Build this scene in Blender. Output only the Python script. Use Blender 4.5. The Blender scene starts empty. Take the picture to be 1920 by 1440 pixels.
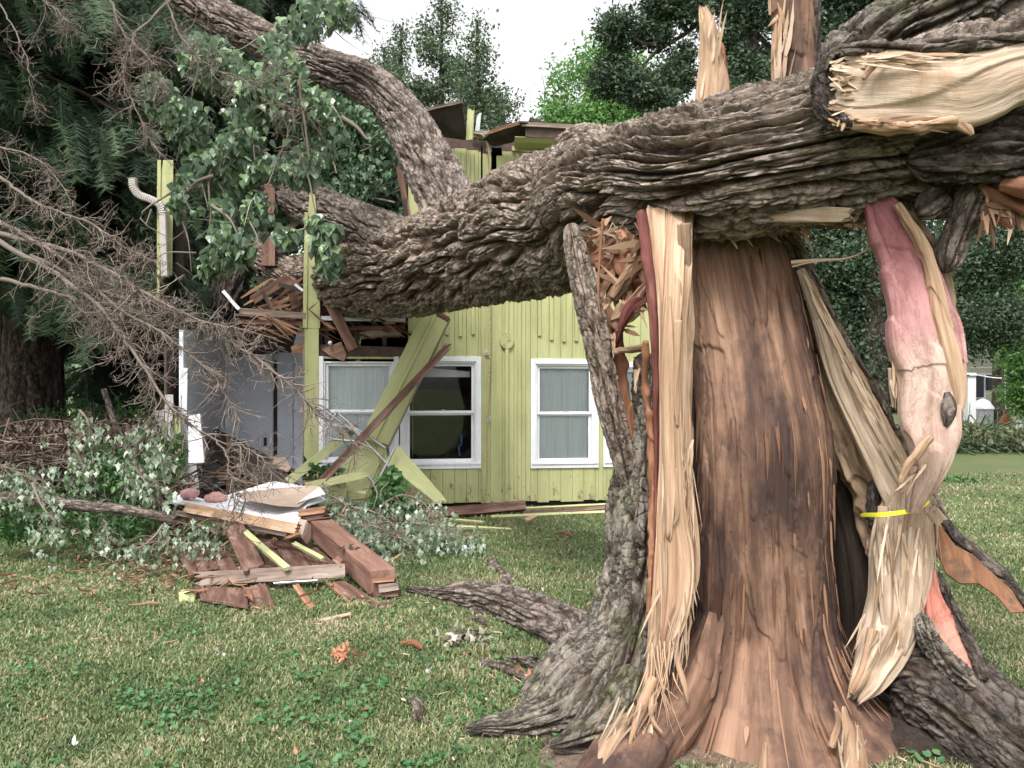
import bpy, math, random
import numpy as np
from mathutils import Vector, Matrix
random.seed(7); rng = np.random.default_rng(11)
SC = bpy.context.scene; COL = SC.collection
R = math.radians
# ------------------------------------------------------------------ camera
CAMH = 1.55; F = 1450.0
cd = bpy.data.cameras.new('camera'); cam = bpy.data.objects.new('camera', cd); COL.objects.link(cam)
cam.location = (0, 0, CAMH); cam.rotation_euler = (R(90), 0, 0)
cd.sensor_width = 36.0; cd.lens = 36.0 * F / 1920.0; cd.clip_start = 0.05; cd.clip_end = 2000
SC.camera = cam
# ------------------------------------------------------------------ sky + sun (overcast)
SUN_EL, SUN_ROT = R(58), R(200)
w = bpy.data.worlds.new('World'); SC.world = w; w.use_nodes = True
nt = w.node_tree; bg = nt.nodes['Background']
sk = nt.nodes.new('ShaderNodeTexSky'); sk.sky_type = 'NISHITA'; sk.sun_disc = False
sk.sun_elevation = SUN_EL; sk.sun_rotation = SUN_ROT; sk.air_density = 1.0; sk.dust_density = 4.0; sk.ozone_density = 1.0
hs = nt.nodes.new('ShaderNodeHueSaturation'); hs.inputs['Saturation'].default_value = 0.07; hs.inputs['Value'].default_value = 1.12
nt.links.new(sk.outputs[0], hs.inputs['Color']); nt.links.new(hs.outputs[0], bg.inputs['Color'])
bg.inputs['Strength'].default_value = 0.15
sd = bpy.data.lights.new('sun', 'SUN'); sd.energy = 1.5; sd.angle = R(14); sd.color = (1, 0.97, 0.93)
so = bpy.data.objects.new('sun', sd); COL.objects.link(so)
az = SUN_ROT; v = Vector((math.sin(az) * math.cos(SUN_EL), math.cos(az) * math.cos(SUN_EL), math.sin(SUN_EL)))
so.rotation_euler = (-v).to_track_quat('-Z', 'Y').to_euler()
SC.view_settings.view_transform = 'Standard'; SC.view_settings.look = 'None'
SC.view_settings.exposure = 1.15; SC.view_settings.gamma = 1.0
SC.cycles.max_bounces = 5; SC.cycles.diffuse_bounces = 3; SC.cycles.transparent_max_bounces = 8
# ------------------------------------------------------------------ helpers
def P(px, py, Y): return Vector(((px - 960) * Y / F, Y, CAMH - (py - 720) * Y / F))
def G(px, py, z=0.0):
    Y = (CAMH - z) * F / (py - 720); return P(px, py, Y)
def tag(o, label=None, cat=None, group=None, kind=None):
    if label: o['label'] = label
    if cat: o['category'] = cat
    if group: o['group'] = group
    if kind: o['kind'] = kind
    return o
def thing(name, loc, label, cat, group=None):
    o = bpy.data.objects.new(name, None); o.empty_display_size = 0.1; COL.objects.link(o); o.location = loc
    return tag(o, label, cat, group)
def link(name, me, mat, parent=None):
    o = bpy.data.objects.new(name, me); COL.objects.link(o)
    if mat: me.materials.append(mat)
    if parent is not None:
        o.parent = parent
        o.matrix_parent_inverse = Matrix.Translation(parent.location).inverted()
    return o
def mesh_np(name, V, faces, mat, parent=None, smooth=True, attrs=None, uv=None):
    """faces: list of int arrays (n,k); uv per vertex"""
    me = bpy.data.meshes.new(name); V = np.asarray(V, dtype=np.float32)
    me.vertices.add(len(V)); me.vertices.foreach_set('co', V.ravel())
    fl = [np.asarray(f, dtype=np.int32) for f in faces if len(f)]
    li = np.concatenate([f.ravel() for f in fl]); tot = np.concatenate([np.full(len(f), f.shape[1]) for f in fl])
    st = np.concatenate([[0], np.cumsum(tot)[:-1]]).astype(np.int32)
    me.loops.add(len(li)); me.loops.foreach_set('vertex_index', li)
    me.polygons.add(len(tot)); me.polygons.foreach_set('loop_start', st)
    me.update(calc_edges=True)
    me.polygons.foreach_set('use_smooth', np.full(len(tot), smooth))
    if attrs:
        for k, a in attrs.items():
            at = me.attributes.new(k, 'FLOAT', 'POINT'); at.data.foreach_set('value', np.asarray(a, dtype=np.float32))
    if uv is not None:
        l = me.uv_layers.new(name='uv'); l.data.foreach_set('uv', np.asarray(uv, dtype=np.float32)[li].ravel())
    return link(name, me, mat, parent)
# perlin noise -------------------------------------------------------
_p = rng.permutation(256); _p = np.concatenate([_p, _p, _p]); _g = rng.normal(size=(256, 3)); _g /= np.linalg.norm(_g, axis=1)[:, None]
def noise(x, y, z):
    x = np.asarray(x, float); y = np.asarray(y, float) + 0 * x; z = np.asarray(z, float) + 0 * x; x = x + 0 * y
    xi = np.floor(x).astype(int); yi = np.floor(y).astype(int); zi = np.floor(z).astype(int)
    xf, yf, zf = x - xi, y - yi, z - zi
    u, vv, ww = [t * t * t * (t * (t * 6 - 15) + 10) for t in (xf, yf, zf)]
    def gr(a, b, c):
        h = _p[(_p[(_p[(xi + a) & 255] + yi + b) & 255] + zi + c) & 255]
        g = _g[h]; return g[..., 0] * (xf - a) + g[..., 1] * (yf - b) + g[..., 2] * (zf - c)
    l = lambda t, a, b: a + t * (b - a)
    return l(ww, l(vv, l(u, gr(0,0,0), gr(1,0,0)), l(u, gr(0,1,0), gr(1,1,0))), l(vv, l(u, gr(0,0,1), gr(1,0,1)), l(u, gr(0,1,1), gr(1,1,1))))
def sst(a, b, x): t = np.clip((x - a) / (b - a), 0, 1); return t * t * (3 - 2 * t)
def saw(t, w=.16):
    """slow rise, sharp drop: overlapping plates"""
    f = t - np.floor(t); return np.where(f < 1 - w, f / (1 - w), (1 - f) / w)
def bark_disp(amp=0.035, sc=1.0, cross=1.0):
    """furrowed overlapping plates running along the stem; returns displacement, h"""
    def f(cx, cy, s):
        wx = noise(cx * 5 / sc, cy * 5 / sc, s * 4 / sc + 9); wy = noise(cx * 5 / sc + 31, cy * 5 / sc, s * 4 / sc)
        a, b = cx / (0.075 * sc) + wx * .45, cy / (0.075 * sc) + wy * .45; t = s / sc
        n1 = noise(a, b, t / .75 + wx * .3); n2 = noise(a * 1.9 + 17, b * 1.9, t / .38 + 5); n3 = noise(a * .6 + 3, b * .6 + 8, t / .13 * cross + wy)
        f1 = sst(0.0, .17, np.abs(n1)); f2 = sst(0, .10, np.abs(n2)); f3 = sst(0, .05, np.abs(n3))
        led = saw(noise(a * .9 + 50, b * .9, t / .35 + wy * .4) * 2.6 + cy * 3); led2 = saw(noise(a * 2.1 + 70, b * 2.1, t / .16) * 2.2)
        n5 = noise(a * 4, b * 4, t / .05); n6 = noise(a * 9, b * 9, t / .022); n7 = noise(a * 16, b * 16, t / .012)
        h = f1 * (.30 + .22 * f2 + .24 * f3 + .26 * led) + f1 * f2 * .14 * led2 + .10 * n5 + .13 * n6 + .10 * n7
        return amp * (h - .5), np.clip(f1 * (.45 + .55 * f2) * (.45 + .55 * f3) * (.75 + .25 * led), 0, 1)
    return f
def fibre_disp(amp=0.008, fs=60.0, ls=1.2):
    def f(cx, cy, s):
        w_ = noise(cx * 3, cy * 3, s * 2) * .04; cx = cx + w_
        n = .5 - np.abs(noise(cx * fs, cy * fs, s * ls)) * 2 + .5 * noise(cx * fs * 2.7, cy * fs * 2.7, s * ls * 2.5) + .5 * (saw(noise(cx * fs * .5, cy * fs * .5, s * ls * .8) * 3, .1) - .5)
        return amp * n * 1.3, np.clip(.5 + n * .5, 0, 1)
    return f
def spline(pts, n):
    """pts (k,d) -> n points catmull-rom, chord spaced"""
    pts = np.asarray(pts, float); k = len(pts)
    if k == 2: t = np.linspace(0, 1, n)[:, None]; return pts[0] * (1 - t) + pts[1] * t
    q = np.vstack([2 * pts[0] - pts[1], pts, 2 * pts[-1] - pts[-2]])
    d = np.linalg.norm(np.diff(pts[:, :3], axis=0), axis=1); cs = np.concatenate([[0], np.cumsum(d)])
    s = np.linspace(0, cs[-1], n); i = np.clip(np.searchsorted(cs, s, 'right') - 1, 0, k - 2)
    t = ((s - cs[i]) / np.maximum(d[i], 1e-6))[:, None]
    p0, p1, p2, p3 = q[i], q[i+1], q[i+2], q[i+3]
    return .5 * (2*p1 + (p2 - p0)*t + (2*p0 - 5*p1 + 4*p2 - p3)*t*t + (3*p1 - p0 - 3*p2 + p3)*t**3)
def tube(name, pts, mat, parent=None, nl=60, ns=24, disp=None, cap=(0.0, 0.0), pw=2.0, front=(0, -1, 0), twist=0.0, jag=0.0, arc=None):
    """pts: list of (x,y,z,ra,rb). ra across the picture, rb towards the viewer."""
    A = spline(pts, nl); C = A[:, :3]; ra = np.maximum(A[:, 3], .0015); rb = np.maximum(A[:, 4], .0015)
    T = np.gradient(C, axis=0); T /= np.linalg.norm(T, axis=1)[:, None]
    f = np.array(front, float); N = f - T * (T @ f)[:, None]
    N /= np.linalg.norm(N, axis=1)[:, None]; S = np.cross(T, N)
    s = np.concatenate([[0], np.cumsum(np.linalg.norm(np.diff(C, axis=0), axis=1))]); L = s[-1]
    th = np.linspace(0, 2 * np.pi, ns, endpoint=False); c, sn = np.cos(th), np.sin(th)
    cc = np.sign(c) * np.abs(c) ** (2 / pw); ss = np.sign(sn) * np.abs(sn) ** (2 / pw)
    tw = twist * s / max(L, .01)
    ct, st_ = np.cos(tw)[:, None], np.sin(tw)[:, None]
    capf = np.ones(nl)
    if cap[0] > 0: capf *= np.sqrt(np.clip(1 - (1 - np.clip(s / cap[0], 0, 1)) ** 2, 0.0004, 1))
    if cap[1] > 0: capf *= np.sqrt(np.clip(1 - (1 - np.clip((L - s) / cap[1], 0, 1)) ** 2, 0.0004, 1))
    ar = ra * capf; br = rb * capf
    u = ar[:, None] * cc[None]; vv = br[:, None] * ss[None]
    u2 = u * ct - vv * st_; v2 = u * st_ + vv * ct
    Sg = np.repeat(s[:, None], ns, 1)
    if jag > 0:   # ragged ends
        jn = noise(cc * 7 + 3, ss * 7, 0.5) * jag + noise(cc * 19 + 3, ss * 19, 4.5) * jag * .6
        off = jn[None] * (sst(.75, 1, s / L)[:, None] - sst(.25, 0, s / L)[:, None])
    else: off = 0
    V = C[:, None] + S[:, None] * u2[..., None] + N[:, None] * v2[..., None]
    if jag > 0: V = V + T[:, None] * off[..., None]
    hh = np.full((nl, ns), .5)
    if disp is not None:
        nx = c[None] / np.maximum(ar[:, None], .01); ny = sn[None] / np.maximum(br[:, None], .01)
        nn = np.sqrt(nx ** 2 + ny ** 2); nx, ny = nx / nn, ny / nn
        nx2 = nx * ct - ny * st_; ny2 = nx * st_ + ny * ct
        seed = pts[0][0] * 3.7
        m_ra, m_rb = float(np.mean(ra)), float(np.mean(rb)); d, hh = disp(m_ra * c[None] + seed + 0 * Sg, m_rb * sn[None] + 0 * Sg, Sg)
        d = d * capf[:, None]
        V = V + (S[:, None] * nx2[..., None] + N[:, None] * ny2[..., None]) * d[..., None]
    V = V.reshape(-1, 3)
    i = np.arange(nl - 1)[:, None] * ns; j = np.arange(ns)[None]; j2 = (j + 1) % ns
    Q = np.stack([i + j, i + j2, i + ns + j2, i + ns + j], -1).reshape(-1, 4)
    # end caps as fans
    V = np.vstack([V, C[0], C[-1]]); n0 = nl * ns
    T0 = np.stack([np.full(ns, n0), j2[0], j[0]], -1); e = (nl - 1) * ns; T1 = np.stack([np.full(ns, n0 + 1), e + j[0], e + j2[0]], -1)
    per = np.concatenate([[0], np.cumsum(np.hypot(np.diff(cc), np.diff(ss)))]) * float(np.mean(ra + rb)) / 2
    uv = np.stack([np.repeat(per[None], nl, 0), Sg], -1).reshape(-1, 2); uv = np.vstack([uv, [[0, 0]], [[0, L]]])
    h = np.concatenate([hh.ravel(), [.5, .5]])
    vpos = np.concatenate([(Sg / L).ravel(), [0, 1]])
    return mesh_np(name, V, [Q, T0, T1], mat, parent, True, {'h': h, 'along': vpos}, uv)
def T(name, pl, mat, parent=None, rb=None, **k):
    """pl: (px,py,Y,hwpx[,rb m])"""
    pts = []
    for q in pl:
        p = P(q[0], q[1], q[2]); ra = q[3] * q[2] / F
        b = q[4] if len(q) > 4 else (rb if rb is not None else ra)
        pts.append((p.x, p.y, p.z, ra, b))
    return tube(name, pts, mat, parent, **k)
class Sticks:
    """many thin tapering polylines in one mesh"""
    def __init__(s): s.V = []; s.Q = []; s.n = 0; s.r = []
    def add(s, pts, r0, r1, ns=4, rnd=None):
        pts = np.asarray(pts, float); k = len(pts); Tn = np.gradient(pts, axis=0); Tn /= np.linalg.norm(Tn, axis=1)[:, None] + 1e-9
        ref = np.array([.31, .2, .93]) if abs(Tn[0][2]) < .8 else np.array([1., .1, 0]); A = np.cross(Tn, ref); A /= np.linalg.norm(A, axis=1)[:, None] + 1e-9; B = np.cross(Tn, A)
        rr = np.linspace(r0, r1, k)[:, None, None]; th = np.linspace(0, 2*np.pi, ns, endpoint=False)
        V = pts[:, None] + rr * (np.cos(th)[None, :, None] * A[:, None] + np.sin(th)[None, :, None] * B[:, None])
        i = np.arange(k - 1)[:, None] * ns + s.n; j = np.arange(ns)[None]; j2 = (j + 1) % ns
        s.Q.append(np.stack([i + j, i + j2, i + ns + j2, i + ns + j], -1).reshape(-1, 4)); s.V.append(V.reshape(-1, 3)); s.n += k * ns
        s.r.append(np.full(k * ns, random.random() if rnd is None else rnd))
    def flat(s, pts, w0, th, face=(0, -1, 0), rnd=None, roll=0.0):
        """flat pointed shard, broad side towards face"""
        pts = np.asarray(pts, float); k = len(pts); Tn = np.gradient(pts, axis=0); Tn /= np.linalg.norm(Tn, axis=1)[:, None] + 1e-9
        f = np.array(face, float); f = f + np.array([random.uniform(-.5, .5), 0, random.uniform(-.3, .3)]) + roll * np.array([1, 0, 0]); A = np.cross(Tn, f); A /= np.linalg.norm(A, axis=1)[:, None] + 1e-9; B = np.cross(Tn, A)
        prof = np.interp(np.linspace(0, 1, k), [0, .12, .6, 1], [.45, 1, .85, .06]) * np.array([random.uniform(.75, 1.2) for _ in range(k)]); V = []
        for a_, b_ in ((-1, -.6), (1, -1), (.8, 1), (-1, .7)): V.append(pts + A * (a_ * w0 / 2 * prof)[:, None] + B * (b_ * th / 2 * np.maximum(prof, .3))[:, None])
        V = np.stack(V, 1); ns = 4; i = np.arange(k - 1)[:, None] * ns + s.n; j = np.arange(ns)[None]; j2 = (j + 1) % ns
        s.Q.append(np.stack([i + j, i + j2, i + ns + j2, i + ns + j], -1).reshape(-1, 4)); s.Q.append(np.array([[s.n, s.n + 3, s.n + 2, s.n + 1]])); s.V.append(V.reshape(-1, 3)); s.n += k * ns
        s.r.append(np.full(k * ns, random.random() if rnd is None else rnd))
    def build(s, name, mat, parent=None, smooth=True):
        return mesh_np(name, np.vstack(s.V), [np.vstack(s.Q)], mat, parent, smooth, {'rnd': np.concatenate(s.r)})
def rotmats(yaw, pitch, roll):
    cy, sy, cp, sp, cr, sr = np.cos(yaw), np.sin(yaw), np.cos(pitch), np.sin(pitch), np.cos(roll), np.sin(roll)
    Z = np.zeros_like(cy); O = np.ones_like(cy)
    Rz = np.stack([cy, -sy, Z, sy, cy, Z, Z, Z, O], -1).reshape(-1, 3, 3); Rx = np.stack([O, Z, Z, Z, cp, -sp, Z, sp, cp], -1).reshape(-1, 3, 3)
    Ry = np.stack([cr, Z, sr, Z, O, Z, -sr, Z, cr], -1).reshape(-1, 3, 3)
    return Rz @ Rx @ Ry
def scatter(name, tmpl, pos, M, scale, mat, parent=None, smooth=False, rnd=None):
    tv, tf = tmpl; tv = np.asarray(tv, float); n = len(pos)
    V = np.einsum('nij,vj->nvi', M, tv) * np.asarray(scale).reshape(-1, 1, 1) + np.asarray(pos)[:, None]
    off = (np.arange(n) * len(tv))[:, None, None]
    faces = []
    for f in tf:
        f = np.asarray(f); faces.append((off + f[None]).reshape(-1, f.shape[1]))
    r = rng.random(n) if rnd is None else rnd
    return mesh_np(name, V.reshape(-1, 3), faces, mat, parent, smooth, {'rnd': np.repeat(r, len(tv))})
# leaf templates: y = length axis, z = up
LEAF = ([(0,0,0),(-.3,.02,.05),(-.46,.28,.10),(-.22,.68,.07),(0,1,-.04),(.22,.68,.07),(.46,.28,.10),(.3,.02,.05),(0,.45,0)],
        [[(0,8,2,1),(8,4,3,2),(0,7,6,8),(8,6,5,4)]])
OVAL = ([(0,0,0),(-.22,.3,.05),(-.2,.65,.04),(0,1,-.05),(.2,.65,.04),(.22,.3,.05)], [[(0,1,2,3),(0,3,4,5)]])
def maple3():
    v = [(0,0,0),(-.16,.22,.02),(-.42,.30,-.06),(-.22,.52,.0),(-.13,.72,.0),(0,1,-.12),(.13,.72,.0),(.22,.52,.0),(.42,.30,-.06),(.16,.22,.02),(0,.45,.06)]
    return (v, [[(10, i, i + 1) for i in range(0, 9)] + [(10, 9, 0)]])
MAPLE3 = maple3()
def star():
    v = [(0, .35, 0)]; ang = [270, 215, 195, 160, 140, 112, 90, 68, 40, 20, -15, -35]; rad = [.35, .3, .18, .52, .2, .25, .72, .25, .2, .52, .18, .3]
    for a, r in zip(ang, rad): v.append((r * math.cos(R(a)), .35 + r * math.sin(R(a)), -.25 * r * r * 2))
    return (v, [[(0, i, i % 12 + 1) for i in range(1, 13)]])
MAPLE = star()
def rosette(k=5):
    v = []; q = []
    for i in range(k):
        a = 2 * math.pi * i / k; c, s = math.cos(a), math.sin(a); b = len(v)
        for x, y in ((0, 0), (-.3, .5), (0, .95), (.3, .5)): v.append((x * c - y * s, x * s + y * c, .12 * y + .1 * abs(x)))
        q.append((b, b+1, b+2, b+3))
    return (v, [q])
def clump(k, size, spread, seed, flat=1.0, shape='q'):
    r = np.random.default_rng(seed); v = []; q = []
    for i in range(k):
        c = r.normal(size=3) * spread * np.array([1, 1, flat]); a = r.normal(size=3); a /= np.linalg.norm(a); b = np.cross(a, r.normal(size=3)); b /= np.linalg.norm(b)
        s1 = size * r.uniform(.6, 1.3); s2 = s1 * r.uniform(.35, .6); n = len(v)
        for t in (c - a * s1, c + b * s2, c + a * s1, c - b * s2): v.append(tuple(t))
        q.append((n, n+1, n+2, n+3))
    return (v, [q])
def sprig(k=34, L=1.0, seed=1):
    """a drooping needled twig along +y, hanging side twigs"""
    r = np.random.default_rng(seed); v = []; t = []
    for i in range(k):
        y = L * (i + .5) / k; dz = -.25 * y * y
        for sgn in (-1, 1):
            dx = sgn * r.uniform(.06, .13); c = np.array([0, y, dz]); e = c + np.array([dx, r.uniform(.03, .1), r.uniform(-.06, .05)])
            n = len(v); wd = .010
            v += [tuple(c - [0, wd, 0]), tuple(c + [0, wd, 0]), tuple(e)]; t.append((n, n+1, n+2))
    n = len(v); v += [(-.012,0,0),(.012,0,0),(.004,L,-.25*L*L),(-.004,L,-.25*L*L)]; t += [(n,n+1,n+2),(n,n+2,n+3)]
    return (v, [t])
# ------------------------------------------------------------------ materials
def new_mat(name):
    m = bpy.data.materials.new(name); m.use_nodes = True; n = m.node_tree; b = n.nodes['Principled BSDF']
    b.inputs['Specular IOR Level'].default_value = .25; b.inputs['Roughness'].default_value = .85
    return m, n, b
def _n(nt, t, **k):
    x = nt.nodes.new(t)
    for a, v_ in k.items(): setattr(x, a, v_)
    return x
def tex(nt, vec, scale, detail=6, rough=.6, dist=0.0):
    t = _n(nt, 'ShaderNodeTexNoise'); t.inputs['Scale'].default_value = scale; t.inputs['Detail'].default_value = detail; t.inputs['Roughness'].default_value = rough; t.inputs['Distortion'].default_value = dist
    nt.links.new(vec, t.inputs['Vector']); return t.outputs['Fac']
def ramp(nt, fac, stops):
    r = _n(nt, 'ShaderNodeValToRGB'); nt.links.new(fac, r.inputs['Fac']); e = r.color_ramp.elements
    while len(e) < len(stops): e.new(.5)
    for i, (p, c) in enumerate(stops): e[i].position = p; e[i].color = (*c, 1) if len(c) == 3 else c
    return r.outputs['Color']
def mixc(nt, fac, a, b, mode='MIX'):
    m = _n(nt, 'ShaderNodeMix', data_type='RGBA', blend_type=mode)
    if isinstance(fac, (int, float)): m.inputs[0].default_value = fac
    else: nt.links.new(fac, m.inputs[0])
    for i, c in ((6, a), (7, b)):
        if isinstance(c, tuple): m.inputs[i].default_value = (*c, 1)
        else: nt.links.new(c, m.inputs[i])
    return m.outputs[2]
def coords(nt, kind, sc=(1, 1, 1), rot=(0, 0, 0)):
    tc = _n(nt, 'ShaderNodeTexCoord'); mp = _n(nt, 'ShaderNodeMapping'); mp.inputs['Scale'].default_value = sc; mp.inputs['Rotation'].default_value = rot
    nt.links.new(tc.outputs[kind], mp.inputs['Vector']); return mp.outputs[0]
def bump(nt, b, h, dist, strength=1.0):
    bp = _n(nt, 'ShaderNodeBump'); bp.inputs['Distance'].default_value = dist; bp.inputs['Strength'].default_value = strength
    nt.links.new(h, bp.inputs['Height']); nt.links.new(bp.outputs[0], b.inputs['Normal'])
def attr(nt, nm): a = _n(nt, 'ShaderNodeAttribute'); a.attribute_name = nm; return a.outputs['Fac']
def bark_mat(name, c0, c1, c2, moss=0.0, mosscol=(.07, .10, .03)):
    m, n, b = new_mat(name); g = coords(n, 'Object')
    col = ramp(n, tex(n, g, 9, 8, .7), [(.28, c0), (.5, c1), (.75, c2)])
    hh = ramp(n, attr(n, 'h'), [(.0, (.26, .19, .155)), (.3, (.62, .54, .48)), (.6, (1, 1, 1))]); col = mixc(n, .8, col, hh, 'MULTIPLY')  # browner furrows, with crevice shade also painted into the colour by bark height
    fl = ramp(n, tex(n, g, 45, 5, .7), [(.4, (.75, .75, .75)), (.65, (1.25, 1.2, 1.15))]); col = mixc(n, .8, col, fl, 'MULTIPLY')
    rd = ramp(n, tex(n, g, 2.6, 7, .75), [(.58, (0,)*3), (.68, (.7,)*3)]); col = mixc(n, rd, col, mixc(n, .5, col, (.20, .12, .09)))
    if moss:
        mk = ramp(n, tex(n, g, 3.2, 6, .7), [(.62 - moss * .2, (0, 0, 0)), (.72, (1, 1, 1))]); col = mixc(n, mk, col, mosscol)
    ck = ramp(n, tex(n, coords(n, 'UV', (16, 5, 16)), 1.0, 7, .7, .4), [(.44, (1, 1, 1)), (.495, (.30, .27, .25)), (.53, (1, 1, 1))]); col = mixc(n, .85, col, ck, 'MULTIPLY')
    gr_ = ramp(n, tex(n, coords(n, 'UV', (70, 14, 70)), 1.0, 6, .75), [(.36, (.62, .60, .58)), (.5, (1, 1, 1)), (.66, (1.35, 1.32, 1.3))]); col = mixc(n, .9, col, gr_, 'MULTIPLY')
    n.links.new(col, b.inputs['Base Color'])
    ad = _n(n, 'ShaderNodeMath', operation='MULTIPLY_ADD'); n.links.new(ck, ad.inputs[0]); ad.inputs[1].default_value = .5; n.links.new(tex(n, coords(n, 'UV', (48, 10, 48)), 1.0, 9, .8), ad.inputs[2])
    bump(n, b, ad.outputs[0], .030, 1.0); return m
def wood_mat(name, dark, mid, light, streak=(30, 1.2), kind='UV', stain=None, rough=.75, bmp=.004, stain_sc=2.5, stain_lim=(.5, .62), fine=1.0, stain_sq=1.0):
    """grain runs along UV v / object x"""
    m, n, b = new_mat(name); a, l = streak
    sc = (a, l, a) if kind == 'UV' else (l, a, a)
    g = coords(n, kind, sc); col = ramp(n, tex(n, g, 1.0, 7, .65, .3), [(.30, dark), (.5, mid), (.70, light)])
    sc2 = tuple(s * 3.2 for s in sc); fine_n = tex(n, coords(n, kind, sc2), 1.0, 4, .7)
    col = mixc(n, .6 * fine, col, ramp(n, fine_n, [(.35, (.62, .6, .58)), (.6, (1.12, 1.1, 1.08))]), 'MULTIPLY')
    if stain: col = mixc(n, ramp(n, tex(n, coords(n, 'Object', (1, 1, stain_sq)), stain_sc, 8, .7), [(stain_lim[0], (0,)*3), (stain_lim[1], (1,)*3)]), col, stain)
    n.links.new(col, b.inputs['Base Color']); b.inputs['Roughness'].default_value = rough; bump(n, b, fine_n, bmp); return m
def plain(name, c, rough=.7, var=.25, sc=8, bmp=0, metal=0, spec=.3):
    m, n, b = new_mat(name); g = coords(n, 'Object')
    f = tex(n, g, sc, 6, .65); d = tuple(x * (1 - var) for x in c); l = tuple(min(1, x * (1 + var)) for x in c)
    n.links.new(ramp(n, f, [(.3, d), (.7, l)]), b.inputs['Base Color']); b.inputs['Roughness'].default_value = rough; b.inputs['Metallic'].default_value = metal; b.inputs['Specular IOR Level'].default_value = spec
    if bmp: bump(n, b, tex(n, g, sc * 6, 5), bmp)
    return m
def leaf_mat(name, cols, trans=.3, rough=.5, spec=.35, back=None):
    m, n, b = new_mat(name); k = len(cols)
    col = ramp(n, attr(n, 'rnd'), [(i / (k - 1), c) for i, c in enumerate(cols)])
    if back:
        ge = _n(n, 'ShaderNodeNewGeometry'); col = mixc(n, ge.outputs['Backfacing'], col, back)
    n.links.new(col, b.inputs['Base Color']); b.inputs['Roughness'].default_value = rough; b.inputs['Specular IOR Level'].default_value = spec
    if trans > 0:
        t = _n(n, 'ShaderNodeBsdfTranslucent'); n.links.new(col, t.inputs['Color']); mx = _n(n, 'ShaderNodeMixShader'); mx.inputs[0].default_value = trans
        n.links.new(b.outputs[0], mx.inputs[1]); n.links.new(t.outputs[0], mx.inputs[2]); n.links.new(mx.outputs[0], n.nodes['Material Output'].inputs[0])
    return m
def paint_mat(name, c, peel, under, bmp=.002, grain=(1, 1, .12), peel_sc=9, foot=False):
    m, n, b = new_mat(name); g = coords(n, 'Object'); gg = coords(n, 'Object', tuple(x * 40 for x in grain))
    base = ramp(n, tex(n, g, 1.6, 5), [(.3, tuple(x * .86 for x in c)), (.7, tuple(x * 1.08 for x in c))])
    grn = tex(n, gg, 1, 4, .6); base = mixc(n, .35, base, ramp(n, grn, [(.35, (.72, .72, .70)), (.6, (1, 1, 1))]), 'MULTIPLY')
    pk = ramp(n, tex(n, coords(n, 'Object', (1, 1, .6)), peel_sc, 9, .72), [(peel, (0,)*3), (peel + .03, (1,)*3)])
    if foot:
        sp = _n(n, 'ShaderNodeSeparateXYZ'); n.links.new(coords(n, 'Object'), sp.inputs[0]); mr = _n(n, 'ShaderNodeMapRange'); n.links.new(sp.outputs[2], mr.inputs[0]); mr.inputs[1].default_value = .75; mr.inputs[2].default_value = .05; mr.inputs[3].default_value = 0; mr.inputs[4].default_value = .13
        ad = _n(n, 'ShaderNodeMath', operation='ADD'); n.links.new(tex(n, coords(n, 'Object', (1, 1, .5)), 14, 9, .75), ad.inputs[0]); n.links.new(mr.outputs[0], ad.inputs[1])
        p2 = ramp(n, ad.outputs[0], [(.66, (0,)*3), (.70, (1,)*3)]); base = mixc(n, p2, base, under)
        dr = ramp(n, tex(n, coords(n, 'Object', (7, 7, .5)), 1.0, 5, .6), [(.35, (.80, .79, .76)), (.6, (1.03, 1.03, 1.03))]); base = mixc(n, .8, base, dr, 'MULTIPLY')
    n.links.new(mixc(n, pk, base, under), b.inputs['Base Color']); b.inputs['Roughness'].default_value = .6; bump(n, b, grn, bmp); return m
M = {}
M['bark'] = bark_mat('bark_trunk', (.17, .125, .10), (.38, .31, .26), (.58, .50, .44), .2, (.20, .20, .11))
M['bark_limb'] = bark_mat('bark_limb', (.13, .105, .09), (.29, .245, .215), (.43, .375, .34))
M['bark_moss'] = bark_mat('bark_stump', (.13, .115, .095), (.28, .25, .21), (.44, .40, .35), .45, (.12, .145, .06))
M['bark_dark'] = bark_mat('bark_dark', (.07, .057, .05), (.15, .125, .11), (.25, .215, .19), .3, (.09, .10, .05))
M['heart'] = wood_mat('heartwood', (.048, .026, .018), (.165, .092, .060), (.33, .20, .135), (11, .8), stain=(.045, .026, .022), stain_sc=1.9, stain_lim=(.47, .60), bmp=.008, stain_sq=.4, fine=.6)
M['sap'] = wood_mat('sapwood', (.22, .12, .07), (.46, .31, .205), (.64, .48, .35), (24, .8), bmp=.008, fine=.9, stain=(.34, .19, .11), stain_sc=5, stain_lim=(.60, .75), stain_sq=.2)
M['sap_pale'] = wood_mat('sapwood_pale', (.20, .14, .09), (.42, .32, .235), (.60, .50, .40), (14, 1.2), stain=(.27, .17, .10), stain_sc=5, stain_lim=(.55, .70), bmp=.008, fine=.8, stain_sq=.3)
M['orange'] = wood_mat('inner_bark_orange', (.10, .045, .027), (.24, .11, .06), (.40, .21, .12), (12, 1.5), bmp=.005)
M['red'] = wood_mat('red_inner_bark', (.07, .022, .018), (.13, .040, .035), (.30, .15, .11), (20, 2))
M['dark_wood'] = wood_mat('black_hollow_wood', (.012, .008, .006), (.03, .02, .015), (.07, .045, .03), (20, 1.2), bmp=.01)  # darkness of the stump's hollow put into a near-black wood colour
M['tan'] = wood_mat('torn_tan_wood', (.12, .075, .045), (.30, .205, .135), (.50, .38, .27), (14, 1.5), stain=(.10, .065, .04), stain_sc=5, stain_lim=(.55, .66), bmp=.01)
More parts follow.
